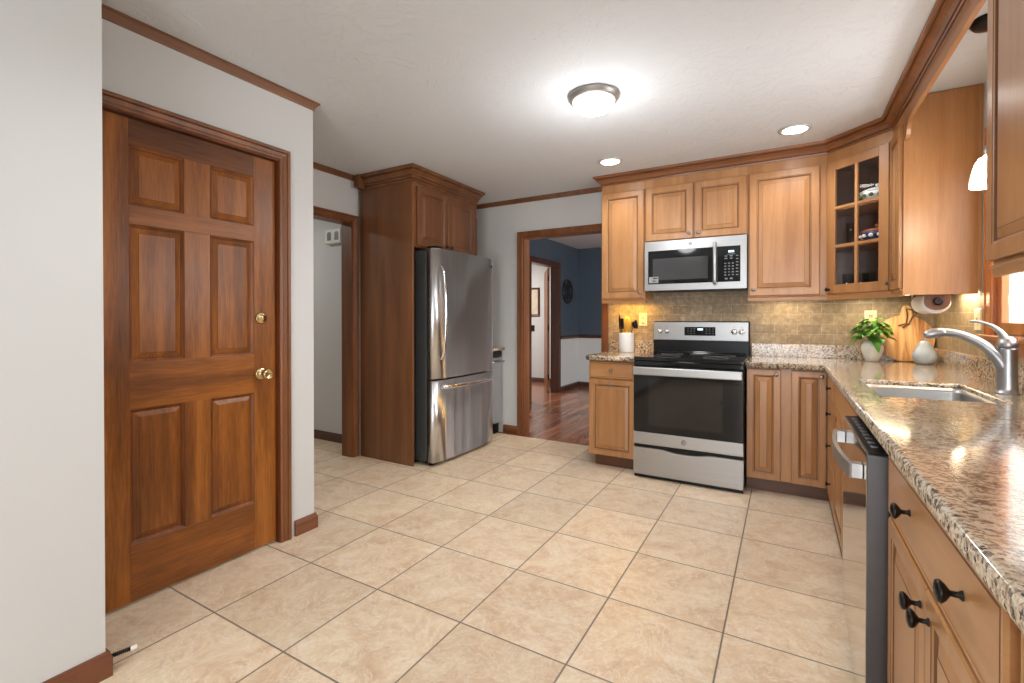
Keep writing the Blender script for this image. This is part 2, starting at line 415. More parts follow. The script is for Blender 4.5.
def loops(bm, w, h, spec, back, x0=0., z0=0., glaze=()):
    """rectangular loops (inset, depth) from the outer edge to the middle, front towards -y; closed at the back"""
    rings = []
    for ins, d in [(0, back)] + spec:
        rings.append([bm.verts.new((x, d, z)) for x, z in ((x0 + ins, z0 + ins), (x0 + w - ins, z0 + ins), (x0 + w - ins, z0 + h - ins), (x0 + ins, z0 + h - ins))])
    for i, (a, b) in enumerate(zip(rings, rings[1:])):
        for k in range(4):
            f = bm.faces.new((a[k], a[(k + 1) % 4], b[(k + 1) % 4], b[k]))
            f.material_index = 1 if (i - 1) in glaze else 0
    bm.faces.new(rings[-1]); bm.faces.new(rings[0])
    return bm
def cab_door_bm(w, h, rail=.058):
    b = .026
    return loops(bmesh.new(), w, h, [(0, -.016), (.004, -.020), (rail - .010, -.020), (rail - .008, -.0185), (rail - .003, -.0165), (rail, -.011), (rail + .0045, -.0105), (rail + .005 + b, -.018), (rail + .0065 + b, -.0192), (rail + .0085 + b, -.0192)],
                 -.001, glaze=(2, 4, 5, 7))
def slab_bm(w, h):
    return loops(bmesh.new(), w, h, [(0, -.015), (.005, -.020), (.011, -.020), (.013, -.0185), (.016, -.020)], -.001, glaze=(3,))
def knob_bm(r=.014, L=.026):
    return lathe(bmesh.new(), [(.0075, 0), (.0075, -.002), (.0045, -.006), (.0045, -L * .45), (r * .75, -L * .62), (r, -L * .78), (r * .92, -L * .92), (r * .5, -L), (0, -L * 1.02)], axis='y', seg=16)

def put_door(root, x, z, w, h, kx, kz, slab=False, rail=.058, knob='pewter', name='door', mats=('cab', 'glaze'), kr=.014):
    d = link(name, slab_bm(w, h) if slab else cab_door_bm(w, h, rail), (('cab_x' if mats[0] == 'cab' else mats[0]) if slab else mats[0], mats[1]), root, (x, 0, z))
    for q in (kx if isinstance(kx, (list, tuple)) else [kx]):
        if q is not None: link('knob', knob_bm(kr, .026 if kr < .016 else .034), knob, d, (q, -.0195, kz))
    return d

# ------------------------------------------------------------------ the room
H = 2.44; BW = 4.27; RW = .892; DWX = -2.35; FWX = -3.25
bm = bmesh.new(); box(bm, -6, -2.6, -.06, 1.0, BW - .05, 0); struct('floor', bm, 'tile')
bm = bmesh.new(); box(bm, -6.2, BW - .05, -.06, 1.0, 8.2, -.001); struct('floor_dining', bm, 'hardwood')
bm = bmesh.new(); box(bm, -6.2, -2.6, H, 1.0, 8.2, H + .08); struct('ceiling', bm, 'ceiling')
bm = bmesh.new()
box(bm, -6, BW, 0, -2.352, BW + .12, H); box(bm, -2.352, BW, 2.045, -1.488, BW + .12, H); box(bm, -1.488, BW, 0, 1.0, BW + .12, H)
struct('wall_back', bm, 'wall')
WY0, WY1, WZ0, WZ1 = 2.2, 3.22, 1.125, 2.1
bm = bmesh.new()
box(bm, RW, -2.6, 0, RW + .13, WY0, H); box(bm, RW, WY1, 0, RW + .13, BW, H); box(bm, RW, WY0, 0, RW + .13, WY1, WZ0); box(bm, RW, WY0, WZ1, RW + .13, WY1, H)
struct('wall_right', bm, 'wall')
DY0, DY1 = .786, 1.556
bm = bmesh.new()
box(bm, DWX - .12, .69, 0, DWX, DY0 - .018, H); box(bm, DWX - .12, DY1 + .018, 0, DWX, 1.775, H); box(bm, DWX - .12, DY0 - .018, 2.065, DWX, DY1 + .018, H)
box(bm, FWX - .12, 1.66, 0, DWX - .12, 1.775, H)
struct('wall_left', bm, 'wall')
bm = bmesh.new(); box(bm, DWX - .12, -2.6, 0, -1.976, .68, H); struct('wall_near', bm, 'wall')
HY0, HY1 = 1.95, 2.85
bm = bmesh.new()
box(bm, FWX - .12, 1.776, 0, FWX, HY0, H); box(bm, FWX - .12, HY1, 0, FWX, BW, H); box(bm, FWX - .12, HY0, 2.045, FWX, HY1, H)
struct('wall_hall', bm, 'wall')
bm = bmesh.new(); box(bm, -6, 3.12, 0, FWX - .121, 3.2, H); box(bm, -6.1, 1.0, 0, -6, 3.2, H); box(bm, -6.1, .9, 0, FWX, 1.0, H); struct('wall_passage', bm, 'wall')
# unseen rear wall, its wide opening invented to let light in
bm = bmesh.new(); box(bm, -1.975, -2.6, 0, -.7, -2.48, H); box(bm, .8, -2.6, 0, RW - .001, -2.48, H); box(bm, -.7, -2.6, 2.15, .8, -2.48, H); struct('wall_rear', bm, 'wall')
# closet behind the door
bm = bmesh.new(); box(bm, -3.2, .69, 0, -3.1, 1.655, H); struct('wall_closet', bm, 'wall')
# dining room
RX = -3.2
bm = bmesh.new()
box(bm, RX - .12, BW + .121, .89, RX, 6.05, H); box(bm, RX - .12, 7.0, .89, RX, 7.98, H); box(bm, RX - .12, 6.05, 2.045, RX, 7.0, H); box(bm, RX, 7.86, .89, 1.0, 7.98, H)
box(bm, RX - .12, BW + .121, 0, RX, 6.05, .889, 1); box(bm, RX - .12, 7.0, 0, RX, 7.98, .889, 1); box(bm, RX, 7.86, 0, 1.0, 7.98, .889, 1)
box(bm, 1.0, BW + .121, 0, 1.1, 7.98, H, 1)
struct('wall_dining', bm, ('blue', 'white'))
bm = bmesh.new(); box(bm, -6.2, 7.981, 0, RX - .121, 8.05, H); box(bm, -6.3, BW + .121, 0, -6.2, 8.05, H); struct('wall_parlour', bm, 'wall')

# ---- trim
casing_prof = [(0, 0), (0, .010), (.004, .014), (.013, .015), (.016, .010), (.019, .012), (.036, .016), (.039, .012), (.043, .020), (.054, .021), (.059, .017), (.062, 0)]
plain_prof = [(0, 0), (0, .012), (.006, .016), (.046, .018), (.05, .021), (.06, .021), (.06, 0)]
wide_prof = [(0, 0), (0, .012), (.008, .016), (.056, .018), (.062, .022), (.075, .022), (.075, 0)]
nt = [0]
def trim(bm, mats):
    nt[0] += 1; return struct('trim_%d' % nt[0], bm, mats)
# closet door casing (on x = DWX, towards +x)
bm = bmesh.new(); sweep(bm, [(DY1 + .006, 0), (DY1 + .006, 2.052), (DY0 - .006, 2.052), (DY0 - .006, 0)], casing_prof, lambda a, b, h: (DWX + h, a, b), -1); trim(bm, 'trim')
bm = bmesh.new()
box(bm, DWX - .119, DY1 + .003, 0, DWX + .004, DY1 + .017, 2.06); box(bm, DWX - .119, DY0 - .017, 0, DWX + .004, DY0 - .003, 2.06); box(bm, DWX - .119, DY0 - .003, 2.046, DWX + .004, DY1 + .003, 2.06)
trim(bm, 'door_dark')
# hall opening
bm = bmesh.new(); sweep(bm, [(HY1 - .008, 0), (HY1 - .008, 2.038), (HY0 + .008, 2.038), (HY0 + .008, 0)], casing_prof, lambda a, b, h: (FWX + h, a, b), -1); trim(bm, 'trim')
bm = bmesh.new(); box(bm, FWX - .125, HY1 - .016, 0, FWX + .002, HY1, 2.045); box(bm, FWX - .125, HY0, 0, FWX + .002, HY0 + .016, 2.045); box(bm, FWX - .125, HY0 + .016, 2.029, FWX + .002, HY1 - .016, 2.045); trim(bm, 'trim')
# dining opening
bm = bmesh.new(); sweep(bm, [(-2.352 + .006, 0), (-2.352 + .006, 2.036), (-1.488 - .006, 2.036), (-1.488 - .006, 0)], plain_prof, lambda a, b, h: (a, BW - h, b), 1); trim(bm, 'trim')
bm = bmesh.new(); box(bm, -2.352, BW - .002, 0, -2.336, BW + .122, 2.045); box(bm, -1.504, BW - .002, 0, -1.488, BW + .122, 2.045); box(bm, -2.336, BW - .002, 2.029, -1.504, BW + .122, 2.045); trim(bm, 'trim')
# dining room far door casing, chair rail
bm = bmesh.new(); sweep(bm, [(6.99, 0), (6.99, 2.036), (6.06, 2.036), (6.06, 0)], wide_prof, lambda a, b, h: (RX + h, a, b), -1); trim(bm, 'darktrim')
bm = bmesh.new(); box(bm, RX - .123, 6.984, 0, RX + .002, 7.0, 2.045); box(bm, RX - .123, 6.05, 0, RX + .002, 6.066, 2.045); box(bm, RX - .123, 6.066, 2.029, RX + .002, 6.984, 2.045); trim(bm, 'darktrim')
rail_prof = [(0, .86), (.012, .862), (.022, .875), (.022, .905), (.012, .915), (0, .917)]
bm = bmesh.new(); sweep(bm, [(RX, 7.09), (RX, 7.86), (1.0, 7.86)], rail_prof, lambda a, b, h: (a, b, h), -1); trim(bm, 'darktrim')
# baseboards
bb = [(0, 0), (.015, 0), (.015, .065), (.010, .076), (.009, .084), (0, .085)]
def base(name, path, side, mats='base'):
    bm = bmesh.new(); sweep(bm, path, bb, lambda a, b, h: (a, b, h), side); return struct(name, bm, mats)
base('baseboard_near', [(-1.976, -2.4), (-1.976, .68), (DWX, .68)], -1)
base('baseboard_left', [(DWX, DY1 + .092), (DWX, 1.775), (FWX, 1.775)], -1)
base('baseboard_back', [(-2.58, BW), (-2.408, BW)], -1, 'trim_x')
base('baseboard_passage', [(-5.9, 3.12), (FWX - .13, 3.12)], -1, 'darktrim')
base('baseboard_dining', [(RX, 7.09), (RX, 7.86), (1.0, 7.86)], -1, 'darktrim')
base('baseboard_parlour', [(-6.1, 7.981), (RX - .13, 7.981)], -1, 'darktrim')
# thin crown at the ceiling
tc = [(0, H - .044), (.007, H - .044), (.009, H - .034), (.016, H - .022), (.022, H - .012), (.028, H - .010), (.028, H - .0005), (0, H - .0005)]
def crown(path, side, prof=tc, mats='ctrim', glaze=()):
    bm = bmesh.new(); sweep(bm, path, prof, lambda a, b, h: (a, b, h), side, glaze=glaze); return trim(bm, mats)
crown([(DWX, .69), (DWX, 1.775), (FWX, 1.775), (FWX, 2.86)], -1)
crown([(FWX, 4.0), (FWX, BW), (-1.46, BW)], -1)

# ---- six-panel closet door
dr = bpy.data.objects.new('door_1', None); COL.objects.link(dr); dr.location = (DWX - .022, DY0, .012); dr.rotation_euler = (0, 0, PI / 2); dr['kind'] = 'structure'
dr['label'] = 'six-panel stained wooden door with brass knob and deadbolt'
DWd, DH = DY1 - DY0 - .001, 2.03
cols = [(.117, .327), (.438, .652)]; rows = [(.24, .81), (1.01, 1.59), (1.67, 1.922)]
fb = bmesh.new()
for x0, x1 in ((0, .117), (.652, DWd)): box(fb, x0, 0, 0, x1, .035, DH, 0, .0008)
for z0, z1 in ((0, .24), (.81, 1.01), (1.59, 1.67), (1.922, DH)): box(fb, .117, 0, z0, .652, .035, z1, 1, .0008)
for z0, z1 in rows: box(fb, .327, 0, z0, .438, .035, z1, 0, .0008)
link('stile_and_rail_frame', fb, ('door', 'door_x'), dr)
for z0, z1 in rows:
    for x0, x1 in cols:
        w, h = x1 - x0, z1 - z0
        pb = loops(bmesh.new(), w, h, [(0, .0015), (.003, .003), (.010, .011), (.0125, .0135), (.0155, .0135), (.035, .005), (.0365, .0035), (.039, .0035)], .034, glaze=(0, 2, 3, 5))
        link('door_panel', pb, ('door', 'door_dark'), dr, (x0, 0, z0))
kb = lathe(bmesh.new(), [(.033, 0), (.033, -.004), (.026, -.008), (.012, -.012), (.011, -.030), (.020, -.040), (.027, -.050), (.028, -.058), (.024, -.064), (.018, -.066), (.016, -.062), (0, -.062)], axis='y', seg=24)
link('door_knob', kb, 'brass', dr, (.690, 0, .905))
kb = lathe(bmesh.new(), [(.030, 0), (.030, -.006), (.024, -.010), (.015, -.011), (.014, -.014), (0, -.014)], axis='y', seg=24); box(kb, -.002, -.016, -.006, .002, -.013, .006)
link('deadbolt', kb, 'brass', dr, (.688, 0, 1.195))
for z in (.25, 1.32, 1.80): link('door_hinge', lathe(bmesh.new(), [(.006, 0), (.006, .085), (.003, .09), (0, .092)], seg=12), 'bronze', dr, (.004, -.007, z))
t = thing('door_stop', 'spring door stop with white rubber tip poking out low beside the baseboard', 'door stop', (-1.986, .695, .055))
sp = bmesh.new(); tube(sp, [(0, .0005, 0), (.018, .052, .002)], .006, 8)
pts = [(.018 * k / 60 + .0065 * math.cos(k * 1.05), .052 * k / 60 + .003, .0065 * math.sin(k * 1.05) + .002 * k / 60) for k in range(58)]
tube(sp, pts, .0016, 5); link('spring', sp, 'bronze', t)
link('rubber_tip', lathe(bmesh.new(), [(.007, 0), (.0085, .002), (.0085, .016), (.006, .019), (0, .0195)], axis='y', seg=14), 'rubber', t, (.018, .052, .002), (0, 0, -.33))

# ---- window over the sink
bm = bmesh.new()
sweep(bm, [(WY0 + .004, WZ0), (WY0 + .004, WZ1 - .004), (WY1 - .004, WZ1 - .004), (WY1 - .004, WZ0)], wide_prof, lambda a, b, h: (RW - h, a, b), 1)
wf = struct('window_1', bm, 'winwood')
bm = bmesh.new()
box(bm, RW - .004, WY0, WZ0, RW + .037, WY0 + .014, WZ1); box(bm, RW - .004, WY1 - .014, WZ0, RW + .037, WY1, WZ1); box(bm, RW - .004, WY0 + .014, WZ1 - .014, RW + .037, WY1 - .014, WZ1)
link('window_jamb', bm, 'winwood', wf)
bm = bmesh.new()
box(bm, RW + .0375, WY0, WZ0, RW + .14, WY0 + .02, WZ1); box(bm, RW + .0375, WY1 - .02, WZ0, RW + .14, WY1, WZ1); box(bm, RW + .0375, WY0 + .02, WZ1 - .02, RW + .14, WY1 - .02, WZ1); box(bm, RW + .0375, WY0 + .02, WZ0, RW + .14, WY1 - .02, WZ0 + .02)
link('outer_frame', bm, 'plate_w', wf)
def sash(y0, y1):
    b = bmesh.new(); x0, x1 = RW + .006, RW + .036
    box(b, x0, y0, WZ0 + .005, x1, y0 + .05, WZ1 - .015, 0, .003); box(b, x0, y1 - .05, WZ0 + .005, x1, y1, WZ1 - .015, 0, .003)
    box(b, x0, y0 + .05, WZ0 + .005, x1, y1 - .05, WZ0 + .06, 0, .003); box(b, x0, y0 + .05, WZ1 - .07, x1, y1 - .05, WZ1 - .015, 0, .003)
    s = link('window_sash', b, 'winwood', wf)
    g = bmesh.new(); box(g, RW + .018, y0 + .05, WZ0 + .06, RW + .022, y1 - .05, WZ1 - .07); link('window_pane', g, 'pane', s)
sash(WY0 + .015, (WY0 + WY1) / 2 - .001); sash((WY0 + WY1) / 2 + .001, WY1 - .015)
bm = bmesh.new(); box(bm, RW - .055, WY0 - .12, WZ0 - .024, RW + .005, WY1 + .085, WZ0 - .0005, 0, .006); box(bm, RW - .018, WY0 - .09, WZ0 - .09, RW - .0005, WY1 + .09, WZ0 - .025, 0, .004)
link('window_sill', bm, 'winwood', wf)

# ------------------------------------------------------------------ wall cabinets
CF = 3.985; ZB, ZT = 1.372, 2.362
def upper(name, label, x0, x1, zb, doors, rail=True, loc=None, rz=0., depth=None, mats=('cab', 'glaze'), bodym='cab', group='honey wood wall cabinets'):
    w = x1 - x0; depth = depth or BW - CF - .002
    t = thing(name, label, 'cabinet', loc or (x0, CF, zb), rz, group)
    b = bmesh.new(); box(b, 0, 0, 0, w, depth, ZT - zb, 0, .001); link('body', b, bodym, t)
    for x, ww, h0, h1, kx, kz in doors: put_door(t, x, h0 - zb, ww, h1 - h0, kx, kz, mats=mats)
    if rail:
        b = bmesh.new(); prof = [(-.018, -.0005), (.010, -.0005), (.012, -.006), (.004, -.012), (.002, -.036), (-.012, -.036), (-.012, -.012), (-.018, -.010)]
        sweep(b, [(.0, .0), (w, .0)], prof, lambda a, c, h: (a, c, h), -1); link('light_rail', b, 'cab_x' if bodym == 'cab' else bodym, t)
    return t
upper('wall_cabinet', 'tall narrow one-door wall cabinet between the dining doorway and the microwave', -1.398, -1.021, ZB,
      [(.003, .366, 1.375, 2.287, .366 - .03, .045)])
upper('wall_cabinet', 'short two-door wall cabinet directly above the microwave', -1.020, -.2515, 1.838,
      [(.007, .372, 1.845, 2.287, .372 - .03, .04), (.390, .368, 1.845, 2.287, .03, .04)], rail=False)
upper('wall_cabinet', 'wide one-door wall cabinet between the microwave and the glass-door corner cabinet', -.2505, .249, ZB,
      [(.009, .445, 1.375, 2.287, .03, .045)])
# diagonal corner cabinet with glass door
A = Vector((.25, CF)); B = Vector((.565, 3.67))
t = thing('corner_cabinet', 'diagonal corner wall cabinet with six-pane glass door showing dishes', 'cabinet', (.25, CF, ZB), -PI / 4, 'honey wood wall cabinets')
Rm = Matrix.Rotation(PI / 4, 2)
def loc2(x, y): v = Rm @ (Vector((x, y)) - A); return (v.x, v.y)
W = (B - A).length; hh = ZT - ZB
out = [loc2(*p) for p in ((.2505, CF + .0005), (.2505, BW - .012), (RW - .012, BW - .012), (RW - .012, 3.6705), (.5655, 3.6705))]
b = bmesh.new()
prism(b, out, 0, .018); prism(b, out, hh - .075, hh)
for i in range(4):
    p, q = Vector(out[i]), Vector(out[i + 1]); d = (q - p).normalized(); nn = Vector((d.y, -d.x)) * .012
    if nn.dot(Vector((W / 2, .2)) - p) < 0: nn = -nn
    prism(b, [tuple(p), tuple(q), tuple(q + nn), tuple(p + nn)], .018, hh - .075)
link('body', b, 'inside', t)
b = bmesh.new()
box(b, 0, -.001, 0, .012, .018, hh); box(b, W - .012, -.001, 0, W, .018, hh); box(b, .012, -.001, 0, W - .012, .018, .004); box(b, .012, -.001, hh - .077, W - .012, .018, hh)
link('face_frame', b, 'cab', t)
gd = bmesh.new(); gx0, gx1, gz0, gz1 = .012, W - .012, .004, hh - .077; st = .062
box(gd, gx0, -.021, gz0, gx0 + st, -.0015, gz1, 0, .003); box(gd, gx1 - st, -.021, gz0, gx1, -.0015, gz1, 0, .003)
box(gd, gx0 + st, -.021, gz0, gx1 - st, -.0015, gz0 + st, 0, .003); box(gd, gx0 + st, -.021, gz1 - st, gx1 - st, -.0015, gz1, 0, .003)
door = link('glass_door', gd, 'cab', t)
mb = bmesh.new(); cx = (gx0 + gx1) / 2; ih = gz1 - gz0 - 2 * st
box(mb, cx - .010, -.020, gz0 + st, cx + .010, -.004, gz1 - st, 0, .003)
for k in (1, 2):
    z = gz0 + st + ih * k / 3
    box(mb, gx0 + st, -.0195, z - .010, cx - .0101, -.0045, z + .010, 0, .003); box(mb, cx + .0101, -.0195, z - .010, gx1 - st, -.0045, z + .010, 0, .003)
link('muntin_grid', mb, 'cab', door)
gb = bmesh.new(); box(gb, gx0 + st - .004, -.009, gz0 + st - .004, gx1 - st + .004, -.007, gz1 - st + .004); link('pane', gb, 'pane', door)
link('knob', knob_bm(), 'bronze', door, (gx0 + .02, -.0205, gz0 + .03))
SH = [.018, gz0 + st + ih / 3 - .004, gz0 + st + ih * 2 / 3 - .004]
for z in SH[1:]:
    b = bmesh.new(); ins = [loc2(*p) for p in ((.29, CF + .04), (.29, BW - .04), (RW - .04, BW - .04), (RW - .04, 3.70), (.60, 3.70))]
    prism(b, ins, z, z + .014); link('shelf', b, 'cab_x', t)
b = bmesh.new(); prof = [(-.018, -.0005), (.010, -.0005), (.012, -.006), (.004, -.012), (.002, -.036), (-.012, -.036), (-.012, -.012), (-.018, -.010)]
sweep(b, [(0, 0), (W, 0)], prof, lambda a, c, h: (a, c, h), -1); link('light_rail', b, 'cab_x', t)
def in_corner(px, py, z): # point at local (px, py) of the corner cabinet -> world
    v = Rm.inverted() @ Vector((px, py)) + A; return (v.x, v.y, ZB + z)
# narrow cabinet beside the window, its end panel facing the sink
upper('wall_cabinet', 'narrow wall cabinet whose broad bare side faces the sink window', 0, .282, ZB, [(.008, .266, 1.375, 2.287, .03, .045)],
      loc=(.565, 3.668, ZB), rz=-PI / 2, depth=RW - .565 - .002)
b = bmesh.new(); box(b, .577, 3.381, ZB - .036, .874, 3.3855, ZT + .07, 0, .001); box(b, .565, 3.378, ZB - .036, .577, 3.3855, ZT)
endp = [o for o in bpy.data.objects if o.name.startswith('wall_cabinet') and 'bare side' in o.get('label', '')][0]
ob = link('end_panel', b, 'cab', endp); ob.matrix_parent_inverse = (Matrix.Translation((.565, 3.668, ZB)) @ Matrix.Rotation(-PI / 2, 4, 'Z')).inverted()
b = bmesh.new(); box(b, .60, 3.390, ZB - .036, .873, 3.402, ZB - .0005)
ob = link('bottom_rail', b, 'cab_x', endp); ob.matrix_parent_inverse = (Matrix.Translation((.565, 3.668, ZB)) @ Matrix.Rotation(-PI / 2, 4, 'Z')).inverted()
# the cabinet nearest the camera, beyond the window
upper('wall_cabinet', 'wall cabinet on the camera side of the sink window, beyond the pendant light', 0, .84, ZB,
      [(.006, .41, 1.385, 2.287, .38, .045), (.424, .41, 1.385, 2.287, .03, .045)], loc=(.565, 2.05, ZB), rz=-PI / 2, depth=RW - .565 - .002)
# arched valance across the window
V0, V1 = 2.052, 3.377
def val_pts():
    zt, ze = ZT, 2.196
    L = [(V0, zt), (V0, ze)]
    prof = [(0, 0), (.018, -.004), (.034, .002), (.046, .018), (.058, .042), (.08, .066), (.112, .082), (.15, .090), (.18, .091)]
    L += [(V0 + a, ze + d) for a, d in prof[1:]]
    L += [(V1 - a, ze + d) for a, d in reversed(prof[1:])]
    return L + [(V1, ze), (V1, zt)]
b = bmesh.new(); prism(b, val_pts(), .567, .586, 'yz'); o = link('window_valance', b, 'cab_y')
tag(o, 'arched wooden valance bridging the cabinets over the sink window', 'valance')
# big crown moulding
cp = [(0, 2.360), (.010, 2.360), (.012, 2.368), (.006, 2.370), (.006, 2.374), (.016, 2.376), (.020, 2.384), (.026, 2.394), (.036, 2.402), (.046, 2.406), (.046, 2.410), (.040, 2.412), (.040, 2.416), (.054, 2.418), (.062, 2.424), (.064, 2.4395), (0, 2.4395)]
crown([(-1.398, BW - .001), (-1.398, CF), (.25, CF), (.565, 3.67), (.565, .9)], -1, cp, ('crown', 'glaze'), (2, 3, 4, 10, 11, 12))
bm = bmesh.new()  # filler behind the crown
box(bm, -1.396, CF + .002, 2.3625, .25, BW - .002, 2.438); box(bm, .57, 1.21, 2.3625, RW - .002, 2.045, 2.438); box(bm, .587, 3.387, 2.3625, RW - .002, 3.66, 2.438); trim(bm, 'cab')

# ------------------------------------------------------------------ refrigerator and its surround
FX = -2.62
t = thing('refrigerator_surround', 'tall shade-darkened wood surround with two doors above the stainless refrigerator', 'cabinet', (FX, 2.906, 0), PI / 2)
def surround():
    # local x = +Y world, local y = -X world
    D = FX - FWX - .03
    link('side_panel', bx(0, 0, 0, .020, D, 2.34, 0, .0015), 'panel', t)
    link('side_panel', bx(.897, .0, 1.785, .915, D, 2.34, 0, .0015), 'panel', t)
    link('body', bx(.0205, .002, 1.79, .8965, D, 2.34, 0, .001), 'panel', t)
    for i, (x, w, kx) in enumerate(((.045, .398, .368), (.452, .398, .03))): put_door(t, x, 1.80, w, .49, kx, .035, knob='bronze', mats=('panel', 'glaze'))
    c = [(0, 2.322), (.010, 2.322), (.012, 2.334), (.006, 2.336), (.006, 2.341), (.018, 2.344), (.020, 2.356), (.014, 2.358), (.014, 2.363), (.024, 2.366), (.032, 2.384), (.046, 2.396), (.046, 2.402), (.040, 2.404), (.040, 2.409), (.056, 2.411), (.062, 2.418), (.062, 2.436), (0, 2.436)]
    b = bmesh.new(); sweep(b, [(0, D - .07), (0, 0), (.915, 0), (.915, D - .37)], c, lambda a, q, h: (a, q, h), -1, glaze=(2, 3, 4, 6, 7, 8, 12, 13, 14)); link('crown', b, ('panel', 'glaze'), t)
    link('top_filler', bx(.001, .002, 2.3405, .914, D, 2.435), 'panel', t)
    link('corner_block', bx(-.075, D - .068, 2.33, -.0005, D - .003, 2.435, 0, .004), 'panel', t)
surround()
FY0, FY1, FXF = 2.972, 3.868, -2.43
t = thing('refrigerator', 'stainless steel bottom-freezer refrigerator with curved front', 'refrigerator', (FXF, FY0, 0), PI / 2)
FW = FY1 - FY0
link('cabinet', bx(.004, .105, .035, FW - .004, .72, 1.765, 0, .006), 'steel_dark', t)
def bowed(z0, z1, d=.020, th=.085):
    b = bmesh.new(); n = 18; fr = [(FW * i / n, d * (2 * i / n - 1) ** 2 + (.010 if i in (0, n) else 0)) for i in range(n + 1)]
    outl = fr + [(FW, th), (0, th)]
    prism(b, outl, z0, z1)
    for f in b.faces:
        f.smooth = len(f.verts) == 4
    bmesh.ops.bevel(b, geom=[e for e in b.edges if abs(e.verts[0].co.z - e.verts[1].co.z) < 1e-6 and e.verts[0].co.y < th - .01 and e.verts[1].co.y < th - .01 and any(len(f.verts) > 4 for f in e.link_faces)], offset=.006, segments=2, affect='EDGES')
    return b
d1 = link('door', bowed(.712, 1.775), 'steel_f', t); d2 = link('freezer_drawer', bowed(.032, .698), 'steel_f', t)
b = bmesh.new(); pts = smooth_path([(.075, .012, 1.63), (.072, -.02, 1.58), (.07, -.042, 1.42), (.07, -.048, 1.25), (.07, -.042, 1.05), (.072, -.02, .92), (.075, .012, .87)], 6)
tube(b, pts, .014, 10, flat=.75); link('handle', b, 'chrome', d1)
b = bmesh.new(); pts = smooth_path([(.09, .012, .645), (.11, -.022, .645), (.24, -.048, .645), (FW / 2, -.054, .645), (FW - .24, -.048, .645), (FW - .11, -.022, .645), (FW - .09, .012, .645)], 6)
tube(b, pts, .016, 10, flat=1.2); link('handle', b, 'chrome', d2)
link('badge', lathe(bmesh.new(), [(.016, .002), (.016, -.003), (.012, -.004), (0, -.004)], axis='y', seg=20), 'emblem', d1, (FW - .05, .014, 1.70))
link('hinge_cover', bx(.02, .02, 1.7755, .12, .11, 1.795, 0, .004), 'black', t)
link('kick_grille', bx(.02, .06, .004, FW - .02, .10, .044, 0, .003), 'black', t)
for x in (.08, FW - .08):
    for y in (.16, .62): link('foot', lathe(bmesh.new(), [(.02, 0), (.02, .02), (.012, .022), (.012, .036)], seg=12), 'black', t, (x, y, 0))

# small counter section past the refrigerator
t = thing('beverage_cooler', 'slim stainless undercounter appliance tucked between refrigerator and back wall', 'appliance', (-2.60, 3.895, 0), PI / 2)
link('cabinet', bx(0, .03, .10, .372, .62, .868, 0, .003), 'steel_dark', t)
d = link('door', bx(.004, -.01, .115, .368, .028, .80, 0, .006), 'steel_v', t)
link('control_panel', bx(.004, -.004, .806, .368, .028, .866, 0, .004), 'black', t)
b = bmesh.new(); tube(b, [(.03, -.01, .76), (.03, -.045, .76), (.34, -.045, .76), (.34, -.01, .76)], .009, 8); link('handle', b, 'steel', d)
link('toe_grille', bx(.01, .035, 0, .362, .06, .099, 0, .002), 'black', t)
def slab(name, label, outline, holes, z0, z1, lips=(), bev=.010, group='granite worktops'):
    cu = bpy.data.curves.new(name, 'CURVE'); cu.dimensions = '2D'; cu.fill_mode = 'BOTH'
    for pts in [outline] + holes:
        s = cu.splines.new('POLY'); s.points.add(len(pts) - 1); s.use_cyclic_u = True
        for p, q in zip(s.points, pts): p.co = (q[0], q[1], 0, 1)
    cu.extrude = (z1 - z0) / 2 - bev; cu.bevel_depth = bev; cu.bevel_resolution = 2; cu.offset = -bev
    tmp = bpy.data.objects.new(name + '_tmp', cu); COL.objects.link(tmp); tmp.location = (0, 0, 0)
    dg = bpy.context.evaluated_depsgraph_get(); me = bpy.data.meshes.new_from_object(tmp.evaluated_get(dg))
    bpy.data.objects.remove(tmp); bpy.data.curves.remove(cu)
    b = bmesh.new(); b.from_mesh(me); bpy.data.meshes.remove(me)
    bmesh.ops.translate(b, verts=b.verts, vec=(0, 0, (z0 + z1) / 2))
    bmesh.ops.remove_doubles(b, verts=b.verts, dist=1e-5)
    o = link(name, b, 'granite'); tag(o, label, 'countertop', group)
    for l in lips: link('upstand', bx(*l, bevel=.003), 'granite', o)
    return o
CZ0, CZ1 = .866, .907
slab('countertop', 'short granite worktop over the appliance past the refrigerator', [(-3.245, 3.885), (-2.565, 3.885), (-2.565, BW - .002), (-3.245, BW - .002)], [], .8685, .905)
upper('wall_cabinet', 'shallow shade-darkened wall cabinet past the refrigerator doors against the back wall', 0, .40, 1.40, [(.01, .38, 1.41, 2.287, .03, .045)],
      loc=(-2.925, 3.862, 1.40), rz=PI / 2, depth=.32, mats=('panel', 'glaze'), bodym='panel')

# ------------------------------------------------------------------ base cabinets
BF = 3.685
def base_cab(name, label, loc, rz, w, depth, fronts, toe=.055, knob='pewter', kr=.014):
    t = thing(name, label, 'cabinet', loc, rz, 'honey wood base cabinets')
    link('body', bx(0, 0, .098, w, depth, CZ0 - .001, 0, .001), 'cab', t)
    link('toe_kick', bx(.0 + (.03 if toe > .05 and 'alone' in label else 0), toe, .0, w, toe + .018, .0975), 'toe', t)
    for kind, x, z0, ww, z1, kx, kz in fronts:
        put_door(t, x, z0, ww, z1 - z0, kx, kz, slab=(kind == 'drawer'), name=kind, knob=knob, kr=kr, rail=.05)
    return t
base_cab('base_cabinet', 'base cabinet with one drawer over one door standing alone beside the dining doorway', (-1.398, BF, 0), 0, .385, BW - BF - .002,
         [('drawer', .002, .722, .376, .858, .188, .068), ('door', .002, .10, .376, .714, .188, .585)])
